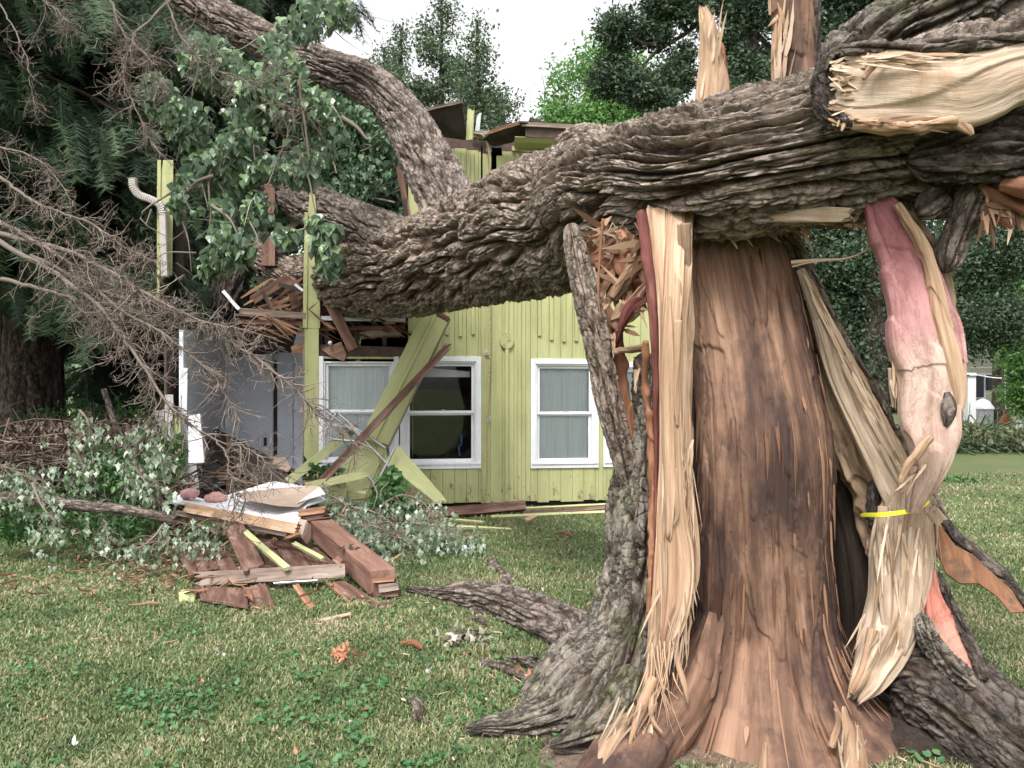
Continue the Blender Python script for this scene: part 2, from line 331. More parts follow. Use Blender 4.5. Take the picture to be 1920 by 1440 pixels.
def pink_mat(name, c_top, c_mid, c_low, z0, z1):
    m, n, b = new_mat(name); tc = _n(n, 'ShaderNodeTexCoord'); sp = _n(n, 'ShaderNodeSeparateXYZ'); n.links.new(tc.outputs['Object'], sp.inputs[0])
    mr = _n(n, 'ShaderNodeMapRange'); mr.inputs[1].default_value = z1; mr.inputs[2].default_value = z0; n.links.new(sp.outputs[2], mr.inputs[0])
    ad = _n(n, 'ShaderNodeMath', operation='ADD'); n.links.new(mr.outputs[0], ad.inputs[0])
    nz = _n(n, 'ShaderNodeMath', operation='MULTIPLY_ADD'); n.links.new(tex(n, coords(n, 'Object', (1, 1, .4)), 9, 6), nz.inputs[0]); nz.inputs[1].default_value = .5; nz.inputs[2].default_value = -.25; n.links.new(nz.outputs[0], ad.inputs[1])
    col = ramp(n, ad.outputs[0], [(0, c_top), (.35, c_mid), (.55, c_low), (1, c_low)])
    st = ramp(n, tex(n, coords(n, 'UV', (26, 1.6, 26)), 1, 8, .7, .5), [(.32, (.62, .54, .50)), (.5, (.95, .93, .92)), (.68, (1.15, 1.12, 1.1))]); col = mixc(n, .85, col, st, 'MULTIPLY')
    bl = ramp(n, tex(n, coords(n, 'Object', (1, 1, .6)), 5, 8, .75), [(.36, (.70, .58, .56)), (.6, (1.1, 1.1, 1.1))]); col = mixc(n, .8, col, bl, 'MULTIPLY')
    ck = ramp(n, tex(n, coords(n, 'UV', (9, 3, 9)), 1, 8, .75, .6), [(.478, (1, 1, 1)), (.497, (.35, .25, .2)), (.512, (1, 1, 1))]); col = mixc(n, .55, col, ck, 'MULTIPLY')
    spot = ramp(n, tex(n, coords(n, 'Object'), 6.5, 8, .7), [(.64, (0,)*3), (.68, (1,)*3)]); col = mixc(n, spot, col, (.30, .22, .19))
    n.links.new(col, b.inputs['Base Color']); b.inputs['Roughness'].default_value = .5; bump(n, b, tex(n, coords(n, 'UV', (40, 4, 40)), 1, 8, .75), .014); return m
M['pink'] = pink_mat('pink_cambium', (.33, .125, .14), (.50, .28, .27), (.60, .45, .38), .95, 2.25)
M['pink2'] = pink_mat('salmon_cambium', (.42, .15, .12), (.50, .20, .155), (.50, .25, .19), .2, .8)
M['siding'] = paint_mat('yellow_green_paint', (.42, .425, .21), .71, (.20, .15, .11), foot=True)
M['siding2'] = paint_mat('worn_yellow_paint', (.43, .435, .225), .67, (.19, .15, .11), grain=(.12, 1, 1))
M['brown_ply'] = plain('bare_brown_board', (.085, .055, .045), .8, .4, 9, .003)
M['white'] = paint_mat('white_trim', (.74, .75, .78), .74, (.42, .38, .33), bmp=.0008)
M['white_clean'] = plain('white_board', (.80, .81, .84), .6, .05, 5)
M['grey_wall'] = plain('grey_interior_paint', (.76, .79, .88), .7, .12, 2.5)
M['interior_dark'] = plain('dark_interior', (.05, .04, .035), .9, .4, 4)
M['brown'] = wood_mat('old_brown_plank', (.055, .028, .02), (.13, .07, .052), (.26, .17, .14), (14, 1.6), 'Object', stain=(.33, .27, .25), stain_sc=5, stain_lim=(.60, .74), bmp=.004)
M['brown2'] = wood_mat('redbrown_timber', (.10, .05, .037), (.20, .11, .083), (.29, .18, .14), (10, 1.2), 'Object', bmp=.003)
M['grey_timber'] = wood_mat('grey_timber', (.12, .085, .065), (.24, .18, .15), (.38, .31, .27), (12, 1.4), 'Object', bmp=.003)
M['stud'] = wood_mat('aged_stud', (.16, .10, .06), (.38, .25, .16), (.55, .40, .28), (10, 1.4), 'Object', stain=(.10, .07, .05), stain_sc=4, stain_lim=(.52, .66))
M['orange_w'] = wood_mat('orange_broken_wood', (.15, .07, .04), (.29, .15, .09), (.44, .27, .175), (16, 2.2), 'Object')
M['paper'] = plain('brown_drywall_paper', (.38, .29, .23), .9, .2, 6)
M['insul'] = plain('pink_insulation', (.60, .33, .31), .95, .3, 20, .01)
M['alu'] = plain('aluminium', (.55, .55, .56), .35, .12, 12, metal=.7)
M['spout'] = plain('beige_downspout', (.42, .39, .36), .5, .12, 10)
M['box'] = plain('yellow_green_box', (.50, .53, .26), .6, .1, 6)
M['rope'] = plain('rope', (.40, .33, .18), .9, .25, 60, .004)
M['shingle'] = plain('roof_shingles', (.10, .10, .105), .9, .45, 25, .01)
M['curtain'] = None
M['tape'] = plain('yellow_tape', (.78, .72, .04), .4, .1, 6)
M['terracotta'] = plain('terracotta', (.36, .13, .07), .7, .25, 9)
M['grillcover'] = plain('grill_cover', (.30, .29, .31), .6, .15, 6); M['grilltop'] = plain('grill_cover_top', (.68, .67, .74), .6, .1, 6)
M['cream'] = plain('cream_siding', (.42, .41, .33), .7, .1, 3); M['farwhite'] = plain('far_white_trim', (.7, .7, .72), .6, .08, 3)
M['glassdark'] = plain('far_window_glass', (.03, .035, .045), .2, .2, 4)
M['soil'] = plain('dark_soil', (.045, .033, .025), 1, .5, 14, .03)
M['soil2'] = plain('brown_soil', (.16, .11, .085), 1, .4, 14, .02)
M['concrete'] = plain('concrete_path', (.40, .38, .36), .9, .15, 5)
M['blue'] = plain('blue_plastic', (.03, .2, .55), .4, .05)
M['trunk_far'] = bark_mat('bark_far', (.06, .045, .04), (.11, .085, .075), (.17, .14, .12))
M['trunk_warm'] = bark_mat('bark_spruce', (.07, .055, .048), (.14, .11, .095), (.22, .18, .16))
M['twig_dead'] = leaf_mat('dead_twigs', [(.09, .072, .06), (.18, .148, .125), (.31, .245, .215)], 0, .9, .1)
M['twig'] = leaf_mat('live_twigs', [(.13, .10, .08), (.24, .21, .17)], 0, .9, .1)
M['brush'] = leaf_mat('brush_sticks', [(.05, .035, .028), (.12, .085, .07), (.22, .17, .14)], 0, .9, .1)
M['spruce'] = leaf_mat('spruce_needles', [(.030, .055, .030), (.05, .085, .045), (.085, .13, .065)], .12, .6, .3)
M['cedar'] = leaf_mat('cedar_foliage', [(.05, .08, .045), (.085, .13, .07), (.14, .19, .10)], .2, .6, .2)
M['darkpine'] = leaf_mat('dark_pine', [(.030, .052, .032), (.06, .095, .055), (.11, .155, .09)], .15, .6, .2)
M['poplar'] = leaf_mat('poplar_leaves', [(.065, .115, .052), (.125, .20, .085), (.23, .31, .16)], .25, .32, .6, back=(.20, .28, .20))
M['poplar_far'] = leaf_mat('poplar_far', [(.06, .115, .06), (.11, .18, .095), (.19, .27, .16)], .3, .45, .4)
M['light_tree'] = leaf_mat('light_green_leaves', [(.09, .20, .05), (.14, .28, .08), (.22, .38, .14)], .4, .5, .2)
M['silver'] = leaf_mat('silver_maple_leaves', [(.11, .17, .09), (.24, .31, .21), (.48, .53, .43)], .15, .6, .2)
M['shrub'] = leaf_mat('shrub_leaves', [(.03, .085, .025), (.06, .15, .045), (.11, .22, .07)], .25, .45, .35)
M['grass'] = leaf_mat('grass_blades', [(.085, .13, .055), (.155, .205, .085), (.235, .275, .125), (.36, .33, .20), (.50, .40, .30)], .3, .6, .2)
M['clover'] = leaf_mat('clover', [(.04, .115, .045), (.065, .165, .06), (.11, .22, .085)], .25, .5, .3)
M['dry'] = leaf_mat('dry_leaves', [(.34, .13, .075), (.48, .22, .13), (.6, .36, .25)], .1, .7, .1)
M['pale_leaf'] = leaf_mat('pale_leaves', [(.5, .5, .46), (.7, .72, .7)], .1, .7, .1)
# glass
m, n, b = new_mat('window_glass'); tr = _n(n, 'ShaderNodeBsdfTransparent'); gl = _n(n, 'ShaderNodeBsdfGlossy'); gl.inputs['Roughness'].default_value = .02; tr.inputs['Color'].default_value = (.96, .97, .97, 1)
fr = _n(n, 'ShaderNodeFresnel'); fr.inputs[0].default_value = 1.5; mx = _n(n, 'ShaderNodeMixShader'); n.links.new(fr.outputs[0], mx.inputs[0]); n.links.new(tr.outputs[0], mx.inputs[1]); n.links.new(gl.outputs[0], mx.inputs[2]); n.links.new(mx.outputs[0], n.nodes['Material Output'].inputs[0]); M['glass'] = m
# curtain: woven grid
m, n, b = new_mat('net_curtain'); g = coords(n, 'Object'); br = _n(n, 'ShaderNodeTexBrick'); br.offset = 0; br.inputs['Scale'].default_value = 26; br.inputs['Color1'].default_value = (.88, .95, .97, 1); br.inputs['Color2'].default_value = (.85, .92, .95, 1); br.inputs['Mortar'].default_value = (.72, .77, .80, 1); br.inputs['Mortar Size'].default_value = .06; br.inputs['Brick Width'].default_value = .5; br.inputs['Row Height'].default_value = .5
mp = coords(n, 'Object', rot=(R(90), 0, 0)); n.links.new(mp, br.inputs['Vector']); n.links.new(br.outputs[0], b.inputs['Base Color']); bump(n, b, tex(n, coords(n, 'Object', (16, 16, .6)), 1.0, 2, .5, .3), .05); M['curtain'] = m
# ground
m, n, b = new_mat('lawn_ground'); g = coords(n, 'Object')
c1 = ramp(n, tex(n, g, 28, 8, .75), [(.25, (.05, .055, .028)), (.5, (.11, .13, .055)), (.72, (.20, .185, .11))])
far = ramp(n, tex(n, g, .5, 6, .6), [(.3, (.055, .11, .03)), (.7, (.10, .17, .055))]); c1 = mixc(n, .3, c1, far)
br_ = ramp(n, tex(n, g, 1.1, 7, .65), [(.52, (0,)*3), (.70, (1,)*3)]); c1 = mixc(n, br_, c1, (.17, .13, .085))
n.links.new(c1, b.inputs['Base Color']); b.inputs['Roughness'].default_value = 1; bump(n, b, tex(n, g, 60, 6, .7), .02); M['ground'] = m
# ------------------------------------------------------------------ box / plate builders
def plate(name, poly, thick, mat, parent=None, nrm=None, smooth=False, jit=0.0):
    """extrude polygon (list of Vector, roughly planar) backwards by thick; origin at centroid, x axis along first edge for grain"""
    poly = [Vector(p) for p in poly]; c = sum(poly, Vector()) / len(poly)
    nn = Vector(); 
    for i in range(len(poly)): nn += (poly[i] - c).cross(poly[(i + 1) % len(poly)] - c)
    nn.normalize()
    if nn.dot(Vector((0, 0, CAMH)) - c) < 0: nn = -nn; poly = poly[::-1]
    k = len(poly); lens = [((poly[(i+1) % k] - poly[i]).length, i) for i in range(k)]; _, i = max(lens); x = (poly[(i+1) % k] - poly[i]).normalized(); y = nn.cross(x).normalized(); x = y.cross(nn)
    Mx = Matrix((x, y, nn)).transposed().to_4x4(); Mx.translation = c; inv = Mx.inverted()
    L = [inv @ p for p in poly]; me = bpy.data.meshes.new(name); V = [(p.x, p.y, p.z) for p in L] + [(p.x, p.y, p.z - thick) for p in L]
    Fc = [tuple(range(k)), tuple(range(2 * k - 1, k - 1, -1))] + [((i + 1) % k, i, i + k, (i + 1) % k + k) for i in range(k)]
    me.from_pydata(V, [], Fc); me.update(); o = link(name, me, mat); o.matrix_world = Mx
    if parent is not None: o.parent = parent; o.matrix_parent_inverse = Matrix.Translation(parent.location).inverted()
    bv = o.modifiers.new('b', 'BEVEL'); bv.width = min(.004, thick * .2); bv.segments = 1; bv.limit_method = 'ANGLE'
    return o
def plank(name, p0, p1, wid, thick, mat, parent=None, up=None, jag=(0, 0), bow=0.0, label=None, cat=None, group=None, seed=None, w1=None, nose=None):
    """board from p0 to p1 (centre line of its front face); up = direction its broad face looks at"""
    r = random.Random(seed if seed is not None else int(abs(p0[0] * 997 + p1[2] * 131) * 10))
    p0, p1 = Vector(p0), Vector(p1); x = (p1 - p0); L = x.length; x.normalize()
    up = Vector(up) if up is not None else (Vector((0, 0, CAMH)) - (p0 + p1) / 2); z = (up - x * up.dot(x)).normalized(); y = z.cross(x)
    w1 = wid if w1 is None else w1; nx, ny = max(4, int(L / .12)), 7; V = []; Fq = []
    e0 = [r.uniform(0, 1) * jag[0] for _ in range(ny)]; e1 = [r.uniform(0, 1) * jag[1] for _ in range(ny)]
    for lay in (0, 1):
        for i in range(nx + 1):
            t = i / nx
            for j in range(ny):
                ww = wid + (w1 - wid) * t; yy = ww * (j / (ny - 1) - .5) + (r.uniform(-.002, .002) if j in (0, ny - 1) else 0)
                xx = L * t
                if i == 0: xx += e0[j]
                if i == nx: xx -= e1[j]
                V.append((xx, yy, (0 if lay == 0 else -thick) - bow * 4 * t * (1 - t) + (r.uniform(-.0015, .0015) if lay == 0 else 0)))
    n1 = (nx + 1) * ny
    for i in range(nx):
        for j in range(ny - 1):
            a = i * ny + j; Fq.append((a, a + ny, a + ny + 1, a + 1)); Fq.append((a + n1, a + 1 + n1, a + ny + 1 + n1, a + ny + n1))
    for i in range(nx):
        a = i * ny; Fq.append((a, a + n1, a + ny + n1, a + ny)); a = i * ny + ny - 1; Fq.append((a, a + ny, a + ny + n1, a + n1))
    for j in range(ny - 1):
        a = j; Fq.append((a, a + 1, a + 1 + n1, a + n1)); a = nx * ny + j; Fq.append((a, a + n1, a + 1 + n1, a + 1))
    me = bpy.data.meshes.new(name); me.from_pydata(V, [], Fq); me.update(); o = link(name, me, mat)
    Mx = Matrix((x, y, z)).transposed().to_4x4(); Mx.translation = p0; o.matrix_world = Mx
    if parent is not None: o.parent = parent; o.matrix_parent_inverse = Matrix.Translation(parent.location).inverted()
    if label: tag(o, label, cat, group)
    return o
class Boxes:
    """rectangles in wall coordinates gathered into one mesh"""
    def __init__(s): s.V = []; s.F = []
    def hexa(s, c8):
        b = len(s.V); s.V += [tuple(p) for p in c8]
        for f in ((0,1,2,3),(7,6,5,4),(0,4,5,1),(1,5,6,2),(2,6,7,3),(3,7,4,0)): s.F.append(tuple(b + i for i in f))
    def box(s, u0, u1, z0, z1, o0, o1, zt=None):
        """o1 is the face nearer the viewer"""
        zt = zt if zt is not None else (z1, z1)
        s.hexa([WP(u0, z0, o1), WP(u1, z0, o1), WP(u1, zt[1], o1), WP(u0, zt[0], o1), WP(u0, z0, o0), WP(u1, z0, o0), WP(u1, zt[1], o0), WP(u0, zt[0], o0)])
    def build(s, name, mat, parent=None, bev=.003):
        me = bpy.data.meshes.new(name); me.from_pydata(s.V, [], s.F); me.update(); o = link(name, me, mat, parent)
        if bev: m_ = o.modifiers.new('b', 'BEVEL'); m_.width = bev; m_.segments = 1
        return o
# wall plane of the house
TA = .12; WA = math.atan(TA); WD = Vector((math.cos(WA), math.sin(WA), 0)); WN = Vector((math.sin(WA), -math.cos(WA), 0)); WO = Vector((0, 9.65, 0))
def WP(u, z, off=0.0): return WO + WD * u + WN * off + Vector((0, 0, z))
def UZ(px, py, off=0.0):
    k = (px - 960) / F; o = WO + WN * off; Y = (o.y - TA * o.x) / (1 - TA * k); X = k * Y
    return (Vector((X, Y, 0)) - o).dot(WD), CAMH - (py - 720) * Y / F
def U(px, off=0.0): return UZ(px, 720, off)[0]
def ZW(py, px=850): return UZ(px, py)[1]
def WX(px, py, off=0.0): u, z = UZ(px, py, off); return WP(u, z, off)
M['brush_leaf'] = leaf_mat('brush_leaves', [(.06, .07, .04), (.12, .14, .075), (.20, .21, .13)], .1, .7, .1)
M['chips'] = leaf_mat('pale_wood_shards', [(.24, .15, .09), (.38, .27, .18), (.48, .36, .26), (.56, .45, .345)], 0, .8, .15)
M['chips_brown'] = leaf_mat('brown_wood_flakes', [(.045, .022, .015), (.12, .06, .038), (.22, .12, .075), (.34, .20, .13)], 0, .8, .15)
M['chips_orange'] = leaf_mat('orange_wood_shards', [(.10, .05, .032), (.24, .13, .08), (.38, .25, .165), (.52, .39, .28)], 0, .8, .15)
M['wilt'] = leaf_mat('wilted_leaf', [(.20, .19, .13), (.33, .30, .23), (.46, .42, .36)], .1, .8, .1)
M['flap'] = wood_mat('inner_bark_flap', (.09, .04, .022), (.20, .095, .05), (.32, .17, .10), (12, 1.2), 'Object', stain=(.10, .06, .04), stain_sc=7, stain_lim=(.5, .62), bmp=.008)
M['siding_loose'] = paint_mat('loose_yellow_board', (.42, .425, .21), .68, (.20, .15, .11), grain=(.12, 1, 1), peel_sc=5)
# ================================================================== GROUND
def sheet(name, x0, x1, y0, y1, z, mat, nx=1, ny=1, kind='structure', bumpz=0.0):
    xs = np.linspace(x0, x1, nx + 1); ys = np.linspace(y0, y1, ny + 1); X, Y = np.meshgrid(xs, ys); Z = np.full_like(X, z)
    if bumpz: Z = Z + bumpz * noise(X * 2, Y * 2, 0 * X) * 2
    i = np.arange(ny)[:, None] * (nx + 1) + np.arange(nx)[None]; Q = np.stack([i, i + 1, i + nx + 2, i + nx + 1], -1).reshape(-1, 4)
    o = mesh_np(name, np.stack([X, Y, Z], -1).reshape(-1, 3), [Q], mat); tag(o, kind=kind); return o
def lawn_z(x, y):
    a = sst(600, 20, np.hypot(x, y)); return (0.012 * noise(x * 2.2, y * 2.2, 0 * x) * 2) * (np.hypot(x, y) < 15) + 0 * a
xs = np.concatenate([np.linspace(-600, -15, 8)[:-1], np.linspace(-15, 15, 240), np.linspace(15, 600, 8)[1:]])
ys = np.concatenate([np.linspace(-200, 0, 4)[:-1], np.linspace(0, 16, 140), np.linspace(16, 900, 12)[1:]])
X, Y = np.meshgrid(xs, ys); Z = lawn_z(X, Y); nx, ny = len(xs) - 1, len(ys) - 1
i = np.arange(ny)[:, None] * (nx + 1) + np.arange(nx)[None]
tag(mesh_np('lawn', np.stack([X, Y, Z], -1).reshape(-1, 3), [np.stack([i, i + 1, i + nx + 2, i + nx + 1], -1).reshape(-1, 4)], M['ground']), kind='structure')
sheet('path', 7, 40, 21.4, 22.3, .02, M['concrete']); sheet('patio', 13.5, 40, 25.5, 29.5, .025, M['concrete'])
sheet('bare_soil', .12, 1.6, 2.6, 3.45, .012, M['soil2'], 40, 30, bumpz=.02)
# ================================================================== HOUSE
house = thing('damaged_house', WP(0, 0), 'yellow green wooden house with its left corner crushed open under the fallen trunk', 'house')
u_l, u_post, u_up, u_r = U(312), U(600), U(765), U(1310)
zb, z_up = .075, ZW(258, 900)
wins = [(597, 748, 668, 874), (750, 902, 668, 878), (995, 1122, 673, 876.5), (1131, 1262, 679, 874)]
wr = []
for a, b, c, d in wins:
    u0, z1 = UZ(a, c); u1, z0 = UZ(b, d); wr.append((u0, u1, z0, z1))
cuts = sorted(set([round(x, 4) for x in list(np.arange(u_post, u_r, .148))] + [q for r in wr for q in r[:2]] + [u_up, u_r]))
cuts = [c for k, c in enumerate(cuts) if k == 0 or c - cuts[k - 1] > .02]
sid, she = Boxes(), Boxes(); rr = random.Random(3)
top_low = ZW(669, 700); slot = (U(916), U(931))
for a, b in zip(cuts[:-1], cuts[1:]):
    mid = (a + b) / 2; top = z_up + .0 if mid > u_up else top_low
    iv = [(zb + rr.uniform(-.012, .012), top)]
    for (w0, w1, z0, z1) in wr:
        if w0 + .03 < mid < w1 - .03:
            nv = []
            for (p, q) in iv:
                if z0 + .03 > p: nv.append((p, min(q, z0 + .03)))
                if z1 - .03 < q: nv.append((max(p, z1 - .03), q))
            iv = nv
    if mid > u_up:   # upper floor painted boards split by a horizontal joint; slot left open
        nv = []
        for (p, q) in iv:
            if q > 3.2:
                nv.append((p, 3.2))
                if not (slot[0] - .05 < mid < slot[1] + .03): nv.append((3.205, q - .16 + rr.uniform(-.02, .02)))
            else: nv.append((p, q))
        iv = nv
    dof = rr.uniform(-.003, .003)
    for (p, q) in iv:
        sid.box(a + .0015, b - .0015, p, q, -.018, .0 + dof)
        she.box(a, b, p + .01, q + (.14 if q > 4 else -.005), -.05, -.019)
# partial boards either side of the slot
sid.box(U(905), slot[0], 3.205, z_up - .2, -.018, .004); sid.box(slot[1], U(946), 3.205, z_up - .22, -.018, .01)
she.box(U(905), slot[0], 3.205, z_up - .05, -.05, -.019)
sid.build('siding', M['siding'], house, .002); she.build('sheathing', M['brown_ply'], house, 0)
# battens, trim post with round cap
bt = Boxes(); TT = 2.95
for px, py in ((863, 631), (887, 627), (1011, 630), (1034, 638), (1057, 641), (1080, 640), (1103, 642), (1125, 640), (838, 628)):
    u = U(px); bt.box(u - .022, u + .022, ZW(py, px), TT + rr.uniform(0, .3), .003, .024)
for px in (974,): u = U(px); bt.box(u - .022, u + .022, .09, TT + .3, .003, .022)
for px in (838, 868, 886, 970, 988): u = U(px); bt.box(u - .02, u + .02, 3.25, z_up - .2, .006, .028)
u = U(950); bt.box(u - .022, u + .022, .09, ZW(653, 950), .003, .03); bt.box(u - .022, u + .022, ZW(625, 950), TT + .1, .003, .026)
bt.build('batten', M['siding'], house)
cu, cz = UZ(950, 640); V = [WP(cu + .088 * math.cos(t), cz + .098 * math.sin(t), .034) for t in np.linspace(0, 2 * math.pi, 24, endpoint=False)]
plate('round_batten_cap', V, .028, M['siding'], house)
# wall bracket rings
for px, py in ((913, 661), (915, 785), (917, 282)):
    o_ = WX(px, py, .03); bpy_ = []
    me = bpy.data.meshes.new('ring'); import bmesh
    bm = bmesh.new(); bmesh.ops.create_uvsphere(bm, u_segments=8, v_segments=6, radius=.012)
    for k in range(12):
        g_ = bmesh.ops.create_icosphere(bm, subdivisions=1, radius=.009, matrix=Matrix.Translation((.028 * math.cos(k * math.pi / 6), 0, .028 * math.sin(k * math.pi / 6))))
    bm.to_mesh(me); bm.free(); me.polygons.foreach_set('use_smooth', [True] * len(me.polygons)); rg = link('eye_ring', me, M['alu'], house)
    rg.location = o_ - house.location; rg.matrix_parent_inverse = Matrix.Identity(4)
# windows
def window(k, blind, label):
    u0, u1, z0, z1 = wr[k]; cw = .062; c = Boxes()
    t0 = z1
    c.box(u0, u0 + cw, z0, z1, -.03, .022); c.box(u1 - cw, u1, z0, z1, -.03, .022)
    if k: c.box(u0 + cw, u1 - cw, z1 - cw, z1, -.03, .0205)
    c.box(u0 + cw, u1 - cw, z0, z0 + cw * .8, -.03, .0205); c.box(u0 + .01, u1 - .01, z0 + cw * .8, z0 + cw * 1.25, -.06, .034)
    # inner stops
    c.box(u0 + cw, u0 + cw + .02, z0 + cw, z1 - cw, -.08, .006); c.box(u1 - cw - .02, u1 - cw, z0 + cw, z1 - cw, -.08, .006); c.box(u0 + cw + .02, u1 - cw - .02, z1 - cw - .022, z1 - cw, -.08, .006)
    f = c.build('window_frame', M['white'], house); f['label'] = label
    a, b = u0 + cw + .02, u1 - cw - .02; lo, hi = z0 + cw * 1.25, z1 - cw - .022; md = (lo + hi) / 2 - .01; s = Boxes(); w_ = .036
    s.box(a, a + w_, md, hi, -.04, -.018); s.box(b - w_, b, md, hi, -.04, -.018); s.box(a + w_, b - w_, hi - w_, hi, -.04, -.019); s.box(a + w_, b - w_, md, md + w_, -.04, -.019)
    s.build('upper_sash', M['white'], f); s = Boxes()
    s.box(a, a + w_, lo, md + .02, -.075, -.045); s.box(b - w_, b, lo, md + .02, -.075, -.045); s.box(a + w_, b - w_, lo, lo + w_ * 1.1, -.075, -.046); s.box(a + w_, b - w_, md - w_ * .6, md + .02, -.075, -.046)
    s.build('lower_sash', M['white'], f)
    def pane(q0, q1, off): 
        o = Boxes(); o.box(a + w_ * .9, b - w_ * .9, q0, q1, off - .004, off); o.build('pane', M['glass'], f, 0)
    pane(md + w_ * .9, hi - w_ * .9, -.028); pane(lo + w_, md - w_ * .5, -.06)
    for x in ((a + b) / 2 + .03,): q = Boxes(); q.box(x - .02, x + .02, md + w_, md + w_ + .012, -.03, -.012); q.build('sash_latch', M['alu'], f)
    if blind:
        q = Boxes(); q.box(a + .0, b - .0, lo, hi - (.02 if k else .0), -.10, -.092); q.build('net_curtain', M['curtain'], f, 0)
        q = Boxes(); q.box(a, b, hi - .07, hi, -.14, -.12); q.build('curtain_rail', M['white_clean'], f, 0)
    else:
        q = Boxes(); q.box(a, b - .05, hi - .17, hi - .03, -.15, -.13, zt=(hi - .03, hi - .10)); q.build('raised_blind', M['white_clean'], f, 0)
        q = Boxes(); q.box(a + .07, a + .076, lo, hi - .05, -.12, -.114); q.build('blind_cord', M['rope'], f, 0)
        q = Sticks(); p0 = WX(866, 860, -.12)
        pp = [WX(*t, -.12) for t in ((865, 816), (866, 832), (860, 838), (862, 855))]; q.add([tuple(t) for t in pp], .009, .009, 5); q.build('blue_hook', M['blue'], f)
    return f
window(0, True, 'curtained window nearest the broken corner, its top casing torn off'); window(1, False, 'dark uncurtained window behind the fallen siding'); window(2, True, 'curtained window left of the leaning bark slab'); window(3, True, 'curtained window mostly hidden behind the stump')
# shell: side, back, roof, inner floors
def quad(name, pts, thick, mat, parent=house): return plate(name, pts, thick, mat, parent)
D = 5.2
quad('right_wall', [WP(u_r, 0, -.02), WP(u_r, 0, -D), WP(u_r, z_up, -D), WP(u_r, z_up, -.02)], .1, M['siding_loose'])
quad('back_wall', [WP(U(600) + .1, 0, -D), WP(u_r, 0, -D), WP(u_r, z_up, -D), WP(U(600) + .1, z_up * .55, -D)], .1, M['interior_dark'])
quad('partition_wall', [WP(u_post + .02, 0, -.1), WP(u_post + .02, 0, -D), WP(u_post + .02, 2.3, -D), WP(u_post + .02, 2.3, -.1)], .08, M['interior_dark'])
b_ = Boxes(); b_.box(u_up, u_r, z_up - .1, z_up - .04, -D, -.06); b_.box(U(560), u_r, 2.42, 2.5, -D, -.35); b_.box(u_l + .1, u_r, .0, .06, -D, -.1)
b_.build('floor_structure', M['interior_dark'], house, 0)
b_ = Boxes(); b_.box(u_up - .02, u_up + .05, 2.6, z_up - .1, -D, -.06); b_.box(u_up + .0, u_up + .09, 2.5, z_up - .3, -.055, -.02); b_.build('upper_end_wall', M['brown_ply'], house, 0)
# curved yellow board left of fork
plank('siding_board', WX(778, 410, -.1), WX(782, 330, -.1),   .22, .02, M['siding_loose'], house, up=-WD * .4 + WN)
plank('broken_stud', WX(766, 412, .02), WX(746, 305, .1), .07, .05, M['brown2'], house, jag=(0, .1)); plank('broken_stud', WX(760, 405, .05), WX(757, 320, .05), .05, .05, M['interior_dark'], house, jag=(0, .1))
# inner room walls
def wbox(name, u0, u1, z0, z1, o0, o1, mat): b = Boxes(); b.box(u0, u1, z0, z1, o0, o1); return b.build(name, mat, house)
BO = -2.3
wbox('inner_wall', U(345, BO), U(640, BO), .06, 2.35, BO - .1, BO, M['grey_wall'])
u0, z0 = UZ(487, 884, BO + .04); u1, z1 = UZ(512, 700, BO + .04); wbox('closet_door', u0 - .25, u1, .1, 2.1, BO, BO + .035, M['grey_wall'])
wbox('door_edge', U(513, BO + .06), U(519, BO + .06), .1, 1.9, BO, BO + .05, M['interior_dark'])
wbox('closet_door', U(520, BO + .05), U(549, BO + .05), .1, 2.1, BO, BO + .05, M['grey_wall'])
wbox('inner_post', U(551, BO + .3), U(575, BO + .3), .06, 2.35, BO, BO + .3, M['grey_wall'])
u, z = UZ(497, 828, BO + .05); wbox('switch_plate', u - .022, u + .022, z - .06, z + .06, BO + .036, BO + .05, M['interior_dark'])
quad('side_inner_wall', [WP(U(338), .05, -.12), WP(U(338) - .05, .05, -3), WP(U(338) - .05, 2.3, -3), WP(U(338), 2.2, -.12)], .05, M['grey_wall'])
# tilted broken ceiling panel
quad('ceiling_panel', [WX(440, 592, -.6), WX(566, 600, -.5), WX(552, 640, -1.6), WX(545, 672, -2.6), WX(430, 690, -2.8)], .03, M['brown_ply'])
# fallen shelves / floor slope in the dark room
for k, (a, b, c, d, o1) in enumerate(((370, 795, 560, 895, -1.6), (380, 815, 555, 915, -1.3), (430, 860, 545, 888, -1.9), (400, 850, 560, 930, -1.1), (372, 880, 500, 905, -1.8))):
    plank('fallen_board', WX(a, b, o1), WX(c, d, o1 + .2), .22, .03, M['interior_dark'], house, up=(0, -.4, 1))
pl_ = plate('torn_paper_board', [WX(470, 862, -1.5), WX(490, 853, -1.6), WX(535, 858, -1.6), WX(546, 876, -1.4), WX(540, 884, -1.3), WX(500, 872, -1.4)], .02, M['paper'], house)
s = Sticks()
for pts, r_ in (([(427, 815), (427, 870), (426, 925)], .018), ([(395, 882), (415, 882), (424, 876), (427, 862)], .018), ([(370, 883), (440, 898), (500, 915)], .02)):
    s.add(spline([tuple(WX(*q, -.9)) for q in pts], 9), r_, r_, 8)
s.build('rusty_pipe', M['orange'], house)
